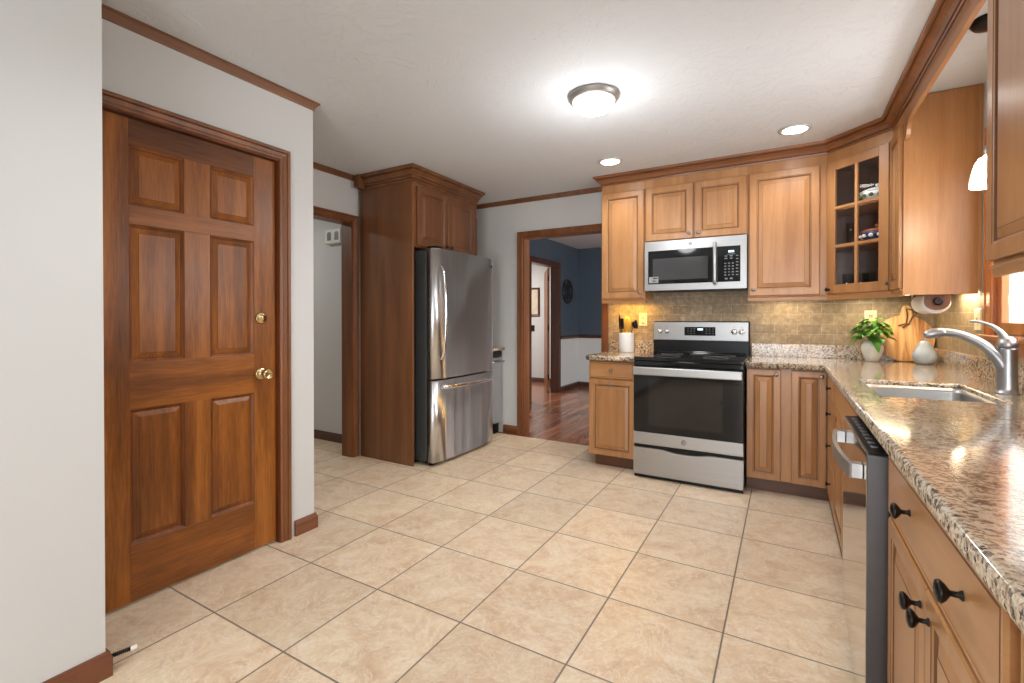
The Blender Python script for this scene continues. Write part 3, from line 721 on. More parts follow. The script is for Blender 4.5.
base_cab('base_cabinet', 'two-door base cabinet between the range and the inner corner', (-.238, BF, 0), 0, .49, BW - BF - .002,
         [('door', .002, .10, .207, .858, .18, .725), ('door', .272, .10, .197, .858, .168, .725)])
XF = .252
def east(name, label, y_far, w, fronts, **k):
    return base_cab(name, label, (XF, y_far, 0), -PI / 2, w, RW - XF - .002, fronts, toe=.012, **k)
east('base_cabinet', 'stack of four drawers between the inner corner and the sink base', 3.655, .50,
     [('drawer', .05, a, .44, b_, .22, (b_ - a) / 2) for a, b_ in ((.10, .33), (.338, .55), (.558, .71), (.718, .858))], knob='bronze')
sinkb = thing('base_cabinet', 'sink base with two doors between the drawer stack and the dishwasher', 'cabinet', (XF, 3.154, 0), -PI / 2, 'honey wood base cabinets')
b = bmesh.new(); sw = .94
box(b, 0, 0, .098, .018, .58, CZ0 - .001); box(b, sw - .018, 0, .098, sw, .58, CZ0 - .001); box(b, .018, 0, .098, sw - .018, .58, .116); box(b, .018, 0, .80, sw - .018, .018, CZ0 - .001); box(b, .018, 0, .116, .05, .018, .80); box(b, sw - .05, 0, .116, sw - .018, .018, .80); box(b, .45, 0, .116, .49, .018, .80)
link('body', b, 'cab', sinkb); link('toe_kick', bx(0, .012, 0, sw, .03, .0975), 'toe', sinkb)
link('false_front', slab_bm(sw - .01, .13), ('cab_x', 'glaze'), sinkb, (.005, 0, .728))
put_door(sinkb, .005, .10, .46, .62, .43, .56, knob='bronze', rail=.05); put_door(sinkb, .475, .10, .46, .62, .03, .56, knob='bronze', rail=.05)
# dishwasher
DX = .192
t = thing('dishwasher', 'polished stainless dishwasher with bowed bar handle under the granite worktop', 'dishwasher', (DX, 2.204, 0), -PI / 2)
DWW = .60
link('tub', bx(.004, .062, .10, DWW - .004, .60, .845, 0, .002), 'steel_dark', t)
d = link('door', bx(0, 0, .10, DWW, .055, .832, 0, .004), ('dw_front', 'dw_side'), t)
for p in d.data.polygons:
    if p.normal.y > -.7: p.material_index = 1
link('control_strip', bx(.012, .006, .8325, DWW - .008, .054, .836, 0, .001), 'black', d)
b = bmesh.new()
cs = [o for o in d.children if o.name.startswith('control_strip')][0]
for k in range(9): link('control_mark', box(bx(.06 + k * .055, .020, .8361, .085 + k * .055, .026, .8366), .065 + k * .055, .0262, .8361, .078 + k * .055, .037, .8366), 'grey_mark', d)
hb = bmesh.new()
def flat_bar(b, pts, hz, th):
    P = [Vector(p) for p in pts]; rr = []
    for i, p in enumerate(P):
        q = (P[min(i + 1, len(P) - 1)] - P[max(0, i - 1)]).normalized(); n = Vector((-q.y, q.x, 0)) * th / 2
        rr.append([b.verts.new(p + s * n + Vector((0, 0, z))) for s, z in ((1, -hz / 2), (-1, -hz / 2), (-1, hz / 2), (1, hz / 2))])
    for a, c in zip(rr, rr[1:]):
        for k in range(4): b.faces.new((a[k], a[(k + 1) % 4], c[(k + 1) % 4], c[k]))
    b.faces.new(rr[0]); b.faces.new(rr[-1])
arc = [(.055 + .49 * k / 16, -.027 - .020 * (1 - (2 * k / 16 - 1) ** 2), .768) for k in range(17)]
flat_bar(hb, arc, .042, .012); box(hb, .055, -.030, .747, .09, -.0005, .789, 0, .002); box(hb, .51, -.030, .747, .545, -.0005, .789, 0, .002)
link('handle', hb, 'nickel', d)
link('toe_panel', bx(.006, .064, 0, DWW - .006, .08, .098), 'black', t)
# base cabinets on the camera side of the dishwasher
east('base_cabinet', 'base cabinet with a wide two-knob drawer beside the dishwasher', 1.598, .82,
     [('drawer', .045, .702, .755, .858, [.25, .60], .085), ('door', .045, .10, .375, .69, .345, .54), ('door', .424, .10, .376, .69, .03, .54)], knob='bronze', kr=.0175)
east('base_cabinet', 'base cabinet at the camera end of the granite worktop', .776, .80,
     [('drawer', .02, .702, .76, .858, [.25, .50], .085), ('door', .02, .10, .375, .69, .345, .54), ('door', .405, .10, .375, .69, .03, .54)], knob='bronze', kr=.0175)
# worktops
slab('countertop', 'small granite worktop carrying the white utensil crock', [(-1.412, 3.635), (-1.007, 3.635), (-1.007, BW - .011), (-1.412, BW - .011)], [], CZ0, CZ1,
     [(-1.405, BW - .032, CZ1 - .001, -1.008, BW - .0105, 1.008)])
SX0, SX1, SY0, SY1 = .322, .685, 2.287, 2.858
def rrect(x0, y0, x1, y1, r, n=5):
    out = []
    for cx, cy, a0 in ((x1 - r, y1 - r, 0), (x0 + r, y1 - r, PI / 2), (x0 + r, y0 + r, PI), (x1 - r, y0 + r, 1.5 * PI)):
        out += [(cx + r * math.cos(a0 + PI / 2 * k / n), cy + r * math.sin(a0 + PI / 2 * k / n)) for k in range(n + 1)]
    return out
CX = .217
slab('countertop', 'long L-shaped speckled granite worktop holding the sink', [(-.240, 3.635), (CX, 3.635), (CX, -.05), (RW - .011, -.05), (RW - .011, BW - .011), (-.240, BW - .011)],
     [rrect(SX0, SY0, SX1, SY1, .03)], CZ0, CZ1,
     [(-.239, BW - .032, CZ1 - .001, RW - .0115, BW - .0105, 1.008), (RW - .032, -.04, CZ1 - .001, RW - .0105, BW - .0325, 1.008)])
# sink
t = thing('kitchen_sink', 'single-bowl stainless undermount sink set in the granite', 'sink', ((SX0 + SX1) / 2, (SY0 + SY1) / 2, CZ0 - .19))
b = bmesh.new(); cx, cy = (SX0 + SX1) / 2, (SY0 + SY1) / 2
rings = []
for ins, z, r in ((-.028, .188, .05), (.0015, .188, .030), (.0015, .211, .030), (.004, .212, .030), (.0055, .19, .034), (.010, .03, .04), (.018, .012, .05), (.036, .003, .05)):
    rings.append([b.verts.new((x - cx, y - cy, z)) for x, y in rrect(SX0 + ins, SY0 + ins, SX1 - ins, SY1 - ins, r)])
for a, c in zip(rings, rings[1:]):
    n = len(a)
    for k in range(n): b.faces.new((a[k], a[(k + 1) % n], c[(k + 1) % n], c[k])).smooth = True
b.faces.new(rings[-1])
link('bowl', b, 'sinksteel', t)
link('drain', lathe(bmesh.new(), [(.045, .004), (.045, .007), (.032, .007), (.028, .0045), (0, .0045)], seg=24), 'chrome', t)
# faucet
t = thing('faucet', 'brushed nickel kitchen faucet with lever handle behind the sink', 'faucet', (.762, 2.61, CZ1))
link('body', lathe(bmesh.new(), [(.038, 0), (.038, .004), (.033, .007), (.032, .02), (.030, .10), (.029, .16), (.030, .176), (.029, .18), (0, .181)], seg=28), 'nickel', t)
b = bmesh.new(); pts = smooth_path([(-.004, 0, .085), (-.026, 0, .135), (-.066, 0, .186), (-.118, 0, .222), (-.165, 0, .238), (-.20, 0, .240)], 6)
tube(b, pts, [.026 - .009 * min(1, i / 18) for i in range(len(pts))], 14); sp = link('spout', b, 'nickel', t)
b = bmesh.new(); pts = smooth_path([(-.188, 0, .240), (-.215, 0, .238), (-.240, 0, .230), (-.252, 0, .224)], 5)
tube(b, pts, [.0165, .0185, .0195, .020, .020, .0205, .0205, .0205, .020, .0195, .019, .018, .017, .0155, .014, .012], 14); link('spray_head', b, 'nickel', sp)
b = bmesh.new(); lathe(b, [(.0295, .1815), (.032, .186), (.031, .202), (.025, .217), (.015, .226), (0, .228)], seg=28)
pts = smooth_path([(-.004, 0, .205), (-.020, 0, .242), (-.048, 0, .270), (-.082, 0, .284), (-.112, 0, .287)], 6)
tube(b, pts, [.022 - .0145 * min(1, i / 14) for i in range(len(pts))], 12, flat=.75); link('lever_handle', b, 'nickel', t)

# ------------------------------------------------------------------ backsplash, plates
o = link('tile_backsplash', bx(-1.433, BW - .010, CZ1 + .001, RW - .0105, BW - .0005, 1.80), 'splash_n'); tag(o, 'beige running-bond stone tile backsplash along the range wall', 'backsplash')
bm = bx(RW - .010, WY1 + .08, CZ1 + .001, RW - .0005, BW - .0005, 1.371); box(bm, RW - .010, -.05, CZ1 + .001, RW - .0005, WY1 + .079, WZ0 - .092); box(bm, RW - .010, -.05, WZ0 - .092, RW - .0005, WY0 - .095, 1.371)
o = link('tile_backsplash', bm, 'splash_e'); tag(o, 'beige stone tile backsplash behind the sink and faucet', 'backsplash')
def plate(label, loc, rz, kind, mat, w=.072, h=.116):
    t = thing('wall_plate', label, 'outlet', loc, rz, 'electrical wall plates')
    link('cover', loops(bmesh.new(), w, h, [(0, -.003), (.004, -.006), (.008, -.006)], 0, -w / 2, -h / 2), mat, t)
    if kind == 'outlet':
        for z in (-.024, .024):
            b = lathe(bmesh.new(), [(.016, -.0061), (.016, -.008), (0, -.008)], (0, 0, z), 'y', 18)
            s = link('socket', b, mat, t)
            link('slots', box(bx(-.007, -.0086, z - .004, -.005, -.0082, z + .006), .005, -.0086, z - .004, .007, -.0082, z + .006), 'black', s)
    else: link('toggle', box(bx(-.016, -.0075, -.032, .016, -.0062, .032, 0, .001), -.006, -.013, -.004, .006, -.0076, .012, 0, .002), mat, t)
    return t
plate('ivory outlet plate on the tile between utensil crock and range', (-1.110, BW - .0101, 1.197), 0, 'outlet', 'plate')
plate('ivory outlet plate on the tile half hidden behind the potted plant', (.530, BW - .0101, 1.205), 0, 'outlet', 'plate')
plate('ivory switch plate on the tile beside the sink window', (RW - .0101, 3.40, 1.20), -PI / 2, 'switch', 'plate', .10)
t = plate('dark switch plate just inside the far doorway of the blue room', (-4.17, 7.9805, 1.02), 0, 'switch', 'bronze')

# ------------------------------------------------------------------ microwave
t = thing('microwave', 'stainless over-the-range microwave with black glass door', 'microwave', (-1.008, 3.915, 1.432)); mw, mh = .754, .398
link('case', bx(0, .032, .012, mw, BW - 3.915 - .012, mh + .004, 0, .002), 'steel_dark', t)
b = bmesh.new(); box(b, 0, 0, 0, mw, .031, .052); box(b, 0, 0, mh - .075, mw, .031, mh); box(b, 0, 0, .052, .028, .031, mh - .075); box(b, mw - .042, 0, .052, mw, .031, mh - .075); link('front_frame', b, 'steel', t)
d = link('door', bx(.0285, .002, .0525, .522, .031, mh - .0755, 0, .001), 'blackg', t)
link('door_window', bx(.065, .0012, .085, .485, .0019, mh - .14), 'mwwin', d)
b = bmesh.new(); tube(b, smooth_path([(.536, .002, .345), (.536, -.035, .335), (.536, -.042, .2), (.536, -.035, .055), (.536, .002, .045)], 5), .0125, 10, flat=.8); link('handle', b, 'nickel', d)
cpn = link('control_panel', bx(.5535, .001, .0525, mw - .0425, .031, mh - .0755, 0, .001), 'blackg', t)
link('display', bx(.630, .0002, .275, .668, .0009, .288), 'display', cpn)
keys = [(.602 + c * .026, .10 + r * .022, .013, .008) for r in range(5) for c in range(3)] + [(.682, .10 + r * .024, .016, .007) for r in range(7)]
for c in range(2): keys += [(.605 + c * .035, .070, .020, .012), (.602 + c * .036, .225, .020, .008), (.602 + c * .036, .243, .020, .008)]
for x, z, w, h in keys + [(.622, .259, .053, .004)]: link('key', bx(x, .0003, z, x + w, .0009, z + h), 'grey_mark', cpn)
def emblem(r):
    b = bmesh.new(); tube(b, [(r * math.cos(a * PI / 12), 0, r * math.sin(a * PI / 12)) for a in range(25)], r * .10, 6)
    for k in range(4):
        a = k * PI / 2; tube(b, [(r * .72 * math.cos(a + q), 0, r * .72 * math.sin(a + q)) for q in (0, .4, .8, 1.1)], r * .06, 5)
    G = [(-.05, .38), (-.3, .42), (-.5, .15), (-.5, -.2), (-.3, -.42), (-.08, -.25), (-.06, .0), (-.3, -.02)]
    tube(b, smooth_path([(x * r, 0, z * r) for x, z in G], 4), r * .07, 5)
    E = [(.48, .32), (.28, .42), (.12, .25), (.3, .05), (.12, -.12), (.15, -.36), (.4, -.40), (.52, -.2)]
    tube(b, smooth_path([(x * r, 0, z * r) for x, z in E], 4), r * .07, 5)
    return b
link('emblem', emblem(.012), 'bronze', t, (.356, -.0008, .362))
lb = link('energy_label', bx(.036, .0008, .062, .110, .0019, .112), 'label', d)
b = bmesh.new(); box(b, .066, .0003, .096, .104, .0007, .105)
for k in range(3): box(b, .062, .0003, .070 + k * .007, .098 - .006 * k, .0007, .073 + k * .007)
link('label_print', b, 'black', lb)
b = bmesh.new(); box(b, .02, .04, -.004, mw - .02, .30, .0115)
for k in range(2): box(b, .08 + k * .34, .07, -.008, .33 + k * .34, .22, -.0041)
link('vent_underside', b, 'black', t)

# ------------------------------------------------------------------ range
RX0, RXW, RY = -1.006, .762, 3.575
t = thing('electric_range', 'stainless electric range with black glass oven door and smooth cooktop', 'range', (RX0, RY, 0))
link('body', bx(.002, .045, .025, RXW - .002, .665, .884, 0, .002), 'black', t)
link('cooktop', bx(0, .012, .885, RXW, .625, .914, 0, .005), 'blackg', t)
b = bmesh.new()
for x, y, r in ((.2, .18, .11), (.56, .18, .085), (.2, .44, .085), (.56, .44, .11), (.38, .5, .05)):
    tube(b, [(x + r * math.cos(a * PI / 20), y + r * math.sin(a * PI / 20), .9141) for a in range(41)], .0009, 4)
link('burner_rings', b, 'grey_mark', t)
link('front_trim', bx(.004, .004, .852, RXW - .004, .044, .8845, 0, .003), 'blackg', t)
d = link('oven_door', bx(.003, 0, .350, RXW - .003, .043, .850, 0, .003), 'blackg', t)
link('oven_window', bx(.115, -.0012, .405, RXW - .135, -.0002, .76), 'ovenw', d)
band = link('steel_band', bx(.003, -.002, .258, RXW - .003, .043, .349, 0, .003), 'steel', d)
link('emblem', emblem(.017), 'emblem', band, (RXW * .485, -.0026, .305))
b = bmesh.new(); box(b, .006, -.052, .783, RXW - .006, -.034, .845, 0, .008); box(b, .02, -.034, .795, .05, -.0005, .835); box(b, RXW - .05, -.034, .795, RXW - .02, -.0005, .835)
link('handle', b, 'steel', d)
b = bmesh.new(); n = 20   # drawer front with the scooped grip along its top
top = [(.003 + (RXW - .006) * i / n, .232 - .016 * math.exp(-((i / n - .5) / .17) ** 4)) for i in range(n + 1)]
prism(b, [(.003, .03), (RXW - .003, .03)] + list(reversed(top)), -.001, .044, 'xz'); link('drawer', b, 'steel', t)
link('drawer_gap', bx(.006, .02, .205, RXW - .006, .0445, .257), 'black', t)
link('kick_base', bx(.006, .012, .006, RXW - .006, .60, .0245), 'black', t)
bgd = link('backguard', bx(.0, .628, .884, RXW - .004, .684, 1.182, 0, .010), 'black', t)
pn = link('control_panel', bx(.004, .622, 1.022, RXW - .014, .6275, 1.174, 0, .002), 'steel', t)
link('vent_ledge', box(bx(.03, .600, .9145, RXW - .03, .6279, .930, 0, .003), .06, .575, .9145, RXW - .06, .5995, .920, 0, .002), 'blackg', t)
dp = link('display_panel', bx(.262, .6195, 1.062, .505, .6219, 1.134, 0, .001), 'blackg', pn)
link('display', bx(.368, .6185, 1.108, .408, .6192, 1.121), 'display', dp)
b = bmesh.new()
for x in (.285, .31, .335, .43, .455, .48):
    for z in (1.078, 1.098, 1.116): link('key_mark', bx(x, .6187, z, x + .012, .6193, z + .004), 'grey_mark', dp)
for x in (.062, .117, RXW - .117, RXW - .062):
    k = lathe(bmesh.new(), [(.023, .6218), (.023, .616), (.020, .610), (.018, .596), (.016, .593), (0, .593)], (x, 0, 1.098), 'y', 22)
    box(k, x - .004, .586, 1.082, x + .004, .5929, 1.114, 0, .0015); link('knob', k, 'chrome', pn)
    link('knob_mark', bx(x - .0015, .6212, 1.132, x + .0015, .6219, 1.14), 'black', pn)

# ------------------------------------------------------------------ lamps
def ceiling_can(label, x, y, r=.096):
    t = thing('recessed_light', label, 'ceiling light', (x, y, H - .012), 0, 'recessed ceiling lights')
    link('trim_ring', lathe(bmesh.new(), [(r * .74, .0115), (r * .76, .002), (r * .84, 0), (r, .006), (r, .0115)], seg=36), 'white_rim', t)
    link('lamp', lathe(bmesh.new(), [(0, .003), (r * .5, .0035), (r * .74, .006), (r * .74, .0115)], seg=36), 'can', t)
ceiling_can('lit recessed ceiling light before the cabinet beside the doorway', -1.197, 3.598)
ceiling_can('lit recessed ceiling light before the wide cabinet near the glass-door corner cabinet', .046, 3.592)
t = thing('flush_ceiling_light', 'round flush ceiling light with white glass bowl and satin rim', 'ceiling light', (-.926, 2.497, H - .0925)); t.scale = (1, 1, .80)
link('rim', lathe(bmesh.new(), [(.136, .1145), (.141, .110), (.141, .098), (.132, .088), (.130, .080), (.120, .072), (.113, .072), (.113, .1145)], seg=48), 'nickel_rim', t)
link('glass_bowl', lathe(bmesh.new(), [(.112, .080), (.112, .064), (.106, .040), (.088, .018), (.06, .006), (.03, .001), (0, 0)], seg=48), 'bulb', t)
t = thing('pendant_light', 'small white glass pendant light hanging before the sink window', 'pendant light', (.722, 2.68, 1.752))
link('canopy', lathe(bmesh.new(), [(.062, .6875), (.062, .675), (.050, .659), (.02, .651), (.006, .647), (0, .647)], seg=30), 'bronze', t)
link('cord', lathe(bmesh.new(), [(.004, .17), (.004, .649)], seg=10), 'nickel', t)
link('socket_cap', lathe(bmesh.new(), [(.0, .172), (.010, .170), (.016, .148), (.018, .124), (.0, .124)], seg=20), 'nickel', t)
link('glass_shade', lathe(bmesh.new(), [(.016, .125), (.030, .117), (.042, .095), (.051, .06), (.057, .022), (.058, 0), (.054, 0), (.053, .022), (.047, .06), (.037, .092), (.026, .110), (.015, .119)], seg=32), 'shade', t)
def strip(label, loc, rz, w):
    t = thing('under_cabinet_light', label, 'light', loc, rz, 'lights under the wall cabinets')
    link('housing', bx(-w / 2, -.03, .006, w / 2, .03, .0175, 0, .002), 'white_rim', t); link('diffuser', bx(-w / 2 + .01, -.02, .002, w / 2 - .01, .02, .0059), 'led', t)
strip('lit strip light under the cabinet above the utensil crock', (-1.2, 4.13, ZB - .018), 0, .30)
strip('lit strip light under the wide cabinet near the range', (.0, 4.13, ZB - .018), 0, .36)
strip('lit strip light under the glass-door corner cabinet', (.56, 4.02, ZB - .018), -PI / 4, .36)
strip('lit strip light under the cabinet beside the sink window', (.83, 3.54, ZB - .018), PI / 2, .26)

# ------------------------------------------------------------------ things on the worktops
t = thing('utensil_crock', 'white ceramic utensil crock on the small granite worktop', 'crock', (-1.222, 4.125, CZ1)); t.scale = (.93, .93, .97)
link('pot', lathe(bmesh.new(), [(.068, 0), (.0715, .004), (.0715, .172), (.070, .176), (.066, .176), (.0655, .17), (.0655, .012), (0, .012)], seg=36), 'ceramic', t)
def utensil(name, label, head, hm, handle_pts, hmat, loc, tilt):
    t = thing(name, label, 'utensil', loc, 0, 'utensils in the white crock'); t.rotation_euler = tilt
    b = bmesh.new(); tube(b, handle_pts, .0055, 8, flat=.8); link('handle', b, hmat, t); link('head', head, hm, t)
def spoon_head(z, w, h, d=.006):
    b = bmesh.new(); lathe(b, [(0, -h / 2), (w * .55, -h * .4), (w, -h * .05), (w * .85, h * .3), (w * .4, h * .47), (0, h / 2)], seg=16, scale=(1, .28))
    bmesh.ops.translate(b, verts=b.verts, vec=(0, 0, z)); return b
cz = CZ1 + .0145
utensil('spatula', 'black slim slotted turner standing in the utensil crock', box(box(bx(-.022, -.003, .19, .022, .003, .205, 0, .001), -.022, -.003, .2055, -.012, .003, .285, 0, .001), -.006, -.003, .2055, .022, .003, .285, 0, .001), 'black', [(0, 0, 0), (0, 0, .2)], 'black', (-1.255, 4.12, cz), (0, -.05, 0))
utensil('serving_fork', 'thin black utensil at the doorway edge of the crock', box(bx(-.007, -.002, .21, .007, .002, .305, 0, .001), -.003, -.002, .3055, .003, .002, .32), 'black', [(0, 0, 0), (0, 0, .215)], 'black', (-1.263, 4.095, cz), (0, -.04, 0))
utensil('wooden_spoon', 'yellow wooden spoon standing in the utensil crock', spoon_head(.235, .034, .14), 'utensil_y', [(0, 0, 0), (0, 0, .18)], 'utensil_y', (-1.226, 4.145, cz), (0, .02, 0))
b = bmesh.new(); lathe(b, [(0, -.03), (.022, -.027), (.036, -.012), (.042, .006), (.040, .008), (.032, -.008), (.018, -.02), (0, -.022)], seg=20)
bmesh.ops.rotate(b, verts=b.verts, cent=(0, 0, 0), matrix=Matrix.Rotation(1.15, 3, 'Y')); bmesh.ops.translate(b, verts=b.verts, vec=(.024, 0, .243))
utensil('ladle', 'black ladle leaning over the range edge of the crock', b, 'black', [(0, 0, 0), (0, 0, .12), (.004, 0, .2), (.012, 0, .232)], 'black', (-1.214, 4.11, cz), (0, .22, 0))

t = thing('potted_plant', 'leafy green plant in a small white pot in the worktop corner', 'plant', (.520, 4.10, CZ1)); t.scale = (.95, .95, 1.04)
link('pot', lathe(bmesh.new(), [(.036, 0), (.040, .003), (.058, .045), (.068, .082), (.066, .105), (.052, .125), (.046, .135), (.041, .135), (.046, .12), (0, .118)], seg=32), 'vase', t)
fb = bmesh.new(); sb = bmesh.new()
def leaf(bm, base, dirv, L, W, mat):
    d = Vector(dirv).normalized(); up = Vector((0, 0, 1)); s = d.cross(up); s = s.normalized() if s.length > .01 else Vector((1, 0, 0)); u = s.cross(d)
    rows = []
    for k in range(7):
        q = k / 6; w = W * math.sin(PI * min(1, q * .86 + .10)) ** .8 * (1 - .55 * q) * 1.35 if k < 6 else 0
        c = Vector(base) + d * L * q - Vector((0, 0, 1)) * L * .35 * q * q
        rows.append([c] if k == 6 else [c - s * w + u * w * .30, c, c + s * w + u * w * .30])
    V = [[bm.verts.new(p) for p in r] for r in rows]
    for a, b in zip(V, V[1:]):
        if len(b) == 3:
            for k in range(2):
                f = bm.faces.new((a[k], a[k + 1], b[k + 1], b[k])); f.material_index = mat; f.smooth = True
        else:
            for k in range(2): f = bm.faces.new((a[k], a[k + 1], b[0])); f.material_index = mat; f.smooth = True
rnd = random.Random(3)
for i in range(92):
    a = i * 2.399; rr = .010 + .080 * math.sqrt((i + .5) / 92); zz = .150 + .125 * (1 - (rr / .105) ** 2) + rnd.uniform(-.03, .02)
    base_ = Vector((rr * math.cos(a), rr * math.sin(a) * .75, zz))
    tilt = rnd.uniform(-.3, .45) if rr < .07 else rnd.uniform(-.7, .2)
    leaf(fb, base_, (math.cos(a + rnd.uniform(-.6, .6)), math.sin(a + rnd.uniform(-.6, .6)), tilt), rnd.uniform(.045, .072), rnd.uniform(.016, .024), 1 if rnd.random() < .30 else 0)
    if i % 2 == 0: tube(sb, smooth_path([(rr * .15 * math.cos(a), rr * .15 * math.sin(a), .118), (rr * .5 * math.cos(a), rr * .4 * math.sin(a), (zz + .125) / 2 + .02), tuple(base_)], 3), .0017, 5)
leaf(fb, (.0, -.045, .165), (.25, -.7, -.7), .10, .030, 0); leaf(fb, (-.07, -.03, .17), (-.9, -.2, -.35), .08, .022, 0)
link('leaves', fb, ('leaf', 'leaf2'), t); link('stems', sb, 'stem', t)

# round board leaning into the corner
t = thing('cutting_board', 'round wooden cutting board with handle leaning in the worktop corner', 'cutting board', (.712, 4.178, CZ1 + .004)); t.rotation_euler = (-.15, 0, -.04)
R0 = .160
def board_outline():
    pts = []; h0 = PI / 2 - .07; g = .21; n = 56
    for k in range(n + 1):
        a = h0 + g + (2 * PI - 2 * g) * k / n; pts.append((R0 * math.cos(a), R0 + R0 * math.sin(a)))
    d = Vector((math.cos(h0), math.sin(h0))); s_ = Vector((d.y, -d.x)); C0 = Vector((0, R0))
    hp = [(R0 + .012, .029), (R0 + .05, .027), (R0 + .066, .019), (R0 + .072, 0)]
    return pts + [tuple(C0 + d * q + s_ * w) for q, w in hp] + [tuple(C0 + d * q - s_ * w) for q, w in reversed(hp[:-1])]
b = bmesh.new(); prism(b, board_outline(), 0, .018, 'xz')
bmesh.ops.bevel(b, geom=[e for e in b.edges if abs(e.verts[0].co.y - e.verts[1].co.y) < 1e-6], offset=.003, segments=2, affect='EDGES')
link('board', b, 'board', t)
hx, hz = .012, 2 * R0 + .045
b = bmesh.new(); tube(b, smooth_path([(hx, -.003, hz), (hx + .005, -.006, hz - .05), (hx - .002, -.008, hz - .105), (hx + .010, -.008, hz - .108), (hx + .032, -.006, hz - .06), (hx + .055, -.004, hz - .03), (hx + .03, -.004, hz - .008), (hx + .002, -.003, hz)], 6), .0042, 7)
tube(b, smooth_path([(hx + .002, -.013, hz - .105), (hx - .045, -.010, hz - .118)], 4), .005, 7); tube(b, smooth_path([(hx + .004, -.013, hz - .107), (hx - .022, -.010, hz - .135)], 4), .005, 7)
link('leather_loop', b, 'leather', t)
t = thing('pear_ornament', 'pale grey ceramic pear ornament in front of the cutting board', 'ornament', (.780, 3.995, CZ1)); t.scale = (.84, .84, .88)
b = lathe(bmesh.new(), [(0, 0), (.034, 0), (.052, .008), (.070, .034), (.0755, .062), (.070, .09), (.056, .112), (.045, .128), (.040, .144), (.034, .160), (.022, .172), (.008, .174), (0, .170)], seg=36)
for v in b.verts:
    a = math.atan2(v.co.y, v.co.x); k = 1 + .022 * math.sin(3 * a + 40 * v.co.z) + .015 * math.sin(7 * a); v.co.x *= k; v.co.y *= k
link('fruit', b, 'pear', t)
b = bmesh.new(); tube(b, smooth_path([(0, 0, .168), (.002, 0, .185), (-.003, 0, .20)], 4), [.006, .005, .005, .005, .005, .005, .005, .006, .006], 8); link('stalk', b, 'pear', t)

# paper towel holder under the cabinet
t = thing('paper_towel_holder', 'wooden paper towel holder mounted beneath the cabinet near the sink window', 'holder', (.724, 3.44, 1.296))
def halfround():
    return [(-.055, .074), (.055, .074)] + [(.055 * math.cos(a), .006 + .050 * math.sin(a)) for a in [-k * PI / 14 for k in range(15)]]
prism_b = bmesh.new(); prism(prism_b, halfround(), -.004, .014, 'xz'); e0 = link('bracket', prism_b, 'trim', t)
prism_b = bmesh.new(); prism(prism_b, halfround(), .292, .310, 'xz'); link('bracket', prism_b, 'trim', t)
link('knob', lathe(bmesh.new(), [(.008, 0), (.008, -.006), (.020, -.010), (.022, -.018), (.017, -.026), (.012, -.024), (0, -.025)], (0, -.0041, .004), 'y', 22), 'bronze', e0)
link('top_board', bx(-.05, .0145, .0635, .05, .2915, .074), 'door', t)
link('rod', lathe(bmesh.new(), [(.012, .0145), (.012, .2915)], axis='y', seg=14), 'door', t)
o = link('paper_towel_roll', lathe(bmesh.new(), [(.020, .017), (.060, .017), (.062, .019), (.062, .284), (.060, .286), (.020, .286), (.020, .017)], (0, 0, 0), 'y', 36), 'paper', None, (.724, 3.44, 1.296))
tag(o, 'white paper towel roll on the holder beneath the cabinet', 'paper towel')

# dishes in the glass cabinet
def dish(label, p, r, mats, lid):
    t = thing('covered_dish', label, 'dish', p, 0, 'dishes behind the glass door')
    link('bowl', lathe(bmesh.new(), [(0, 0), (r * .55, 0), (r * .62, .006), (r * .9, .03), (r, .055), (r * .95, .055), (r * .84, .032), (r * .5, .012), (0, .012)], seg=30), mats[0], t)
    b = bmesh.new()
    for k in range(12):
        a = k * PI / 6; c = Vector((math.cos(a) * r * .93, math.sin(a) * r * .93, .033)); lathe(b, [(0, -.012), (.013, -.006), (.014, .004), (.006, .012), (0, .013)], c, 'z', 8)
    link('painted_border', b, mats[1], t)
    if lid:
        l = link('lid', lathe(bmesh.new(), [(r * 1.0, .056), (r * 1.04, .062), (r * .7, .078), (r * .2, .09), (0, .09)], seg=30), mats[2], t)
        link('lid_knob', lathe(bmesh.new(), [(.01, .0901), (.008, .097), (.014, .104), (.009, .112), (0, .113)], seg=14), mats[2], l)
dish('white lidded dish with green painted border on the top glass-cabinet shelf', in_corner(.272, .10, SH[2] + .0145), .092, ('ceramic', 'green_dish', 'ceramic'), True)
dish('blue dish with rust border and lid on the middle glass-cabinet shelf', in_corner(.272, .10, SH[1] + .0145), .092, ('blue_dish', 'ceramic', 'red_dish'), True)
for i, (px, py) in enumerate(((.10, .07), (.17, .11), (.24, .07), (.31, .11), (.36, .06))):
    o = link('drinking_glass', lathe(bmesh.new(), [(0, 0), (.028, 0), (.030, .004), (.036, .12), (.034, .12), (.028, .008), (0, .008)], seg=22), 'tumbler', None, in_corner(px, py, SH[0] + .0005))
    tag(o, 'clear drinking glass on the bottom of the glass-door cabinet', 'glass', 'glasses behind the glass door')
for px, py in ((.11, .09),):
    o = link('drinking_glass', lathe(bmesh.new(), [(0, 0), (.028, 0), (.030, .004), (.034, .15), (.032, .15), (.028, .008), (0, .008)], seg=22), 'tumbler', None, in_corner(px, py, SH[1] + .0145))
    tag(o, 'tall clear glass on the middle shelf beside the blue dish', 'glass', 'glasses behind the glass door')

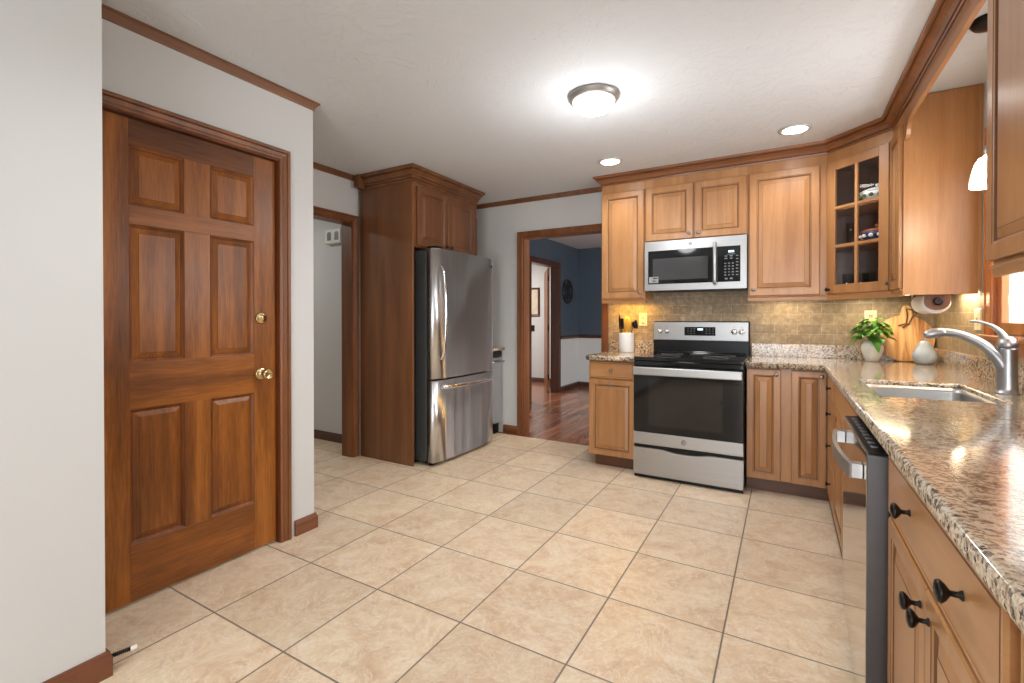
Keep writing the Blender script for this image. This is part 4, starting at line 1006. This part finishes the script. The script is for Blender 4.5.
# ------------------------------------------------------------------ seen through the openings
t = thing('door_chime', 'white door chime box with two dark slots on the hall wall', 'door chime', (-3.785, 3.119, 2.0))
link('case', loops(bmesh.new(), .25, .16, [(0, -.040), (.006, -.046), (.012, -.046)], 0, -.125, -.08), 'plate_w', t); t.scale = (.9, 1, .88)
for x in (-.055, .06):
    b = bmesh.new(); prism(b, [(x - .030, -.045), (x + .030, -.045), (x + .030, .03)] + [(x + .03 * math.cos(k * PI / 8), .03 + .02 * math.sin(k * PI / 8)) for k in range(1, 8)] + [(x - .030, .03)], -.048, -.0462, 'xz'); link('slot', b, 'steel_dark', t)
ym = 7.86 - .0; uY = 7.42
t = thing('wall_medallion', 'round black wrought iron medallion on the blue wall', 'wall decor', (RX + .004, 7.36, 1.66), PI / 2); r = .195
b = bmesh.new(); tube(b, [(r * math.cos(a * PI / 18), -.012, r * math.sin(a * PI / 18)) for a in range(37)], .013, 7); link('ring', b, 'iron', t)
b = bmesh.new(); tube(b, [(r * .42 * math.cos(a * PI / 12), -.012, r * .42 * math.sin(a * PI / 12)) for a in range(25)], .010, 6)
for k in range(4):
    a = k * PI / 2; tube(b, [(0, -.012, 0), (r * math.cos(a), -.012, r * math.sin(a))], .009, 6)
    a += PI / 4; c = Vector((.66 * r * math.cos(a), -.012, .66 * r * math.sin(a)))
    for s in (1, -1): tube(b, [tuple(c + Vector(((.30 - .022 * q) * r * math.cos(a + s * q * .62 + 2.2), 0, (.30 - .022 * q) * r * math.sin(a + s * q * .62 + 2.2)))) for q in range(11)], .008, 5)
link('scrollwork', b, 'iron', t)
# open door of the far doorway
t = bpy.data.objects.new('door_2', None); COL.objects.link(t); t['kind'] = 'structure'; t.location = (RX - .125, 6.945, .01); t.rotation_euler = (0, 0, math.radians(119.6))
t['label'] = 'dark wooden door standing open in the far doorway'
b = bmesh.new(); box(b, 0, 0, 0, .88, .035, 2.015, 0, .002); link('door_leaf', b, 'trim', t)
for z in (.2, 1.0, 1.8): link('door_hinge', bx(-.0105, .006, z, -.0005, .03, z + .09), 'bronze', t)
t = thing('picture_frame', 'dark framed faded print on the white wall beyond the blue room', 'picture', (-4.235, 7.980, 1.52))
b = loops(bmesh.new(), .42, .54, [(0, -.02), (.012, -.025), (.028, -.020), (.034, -.012), (.036, -.012)], -.001, -.21, -.27); link('frame', b, 'darktrim', t)
link('print', bx(-.172, -.0135, -.232, .172, -.0122, .232), 'picture', t)
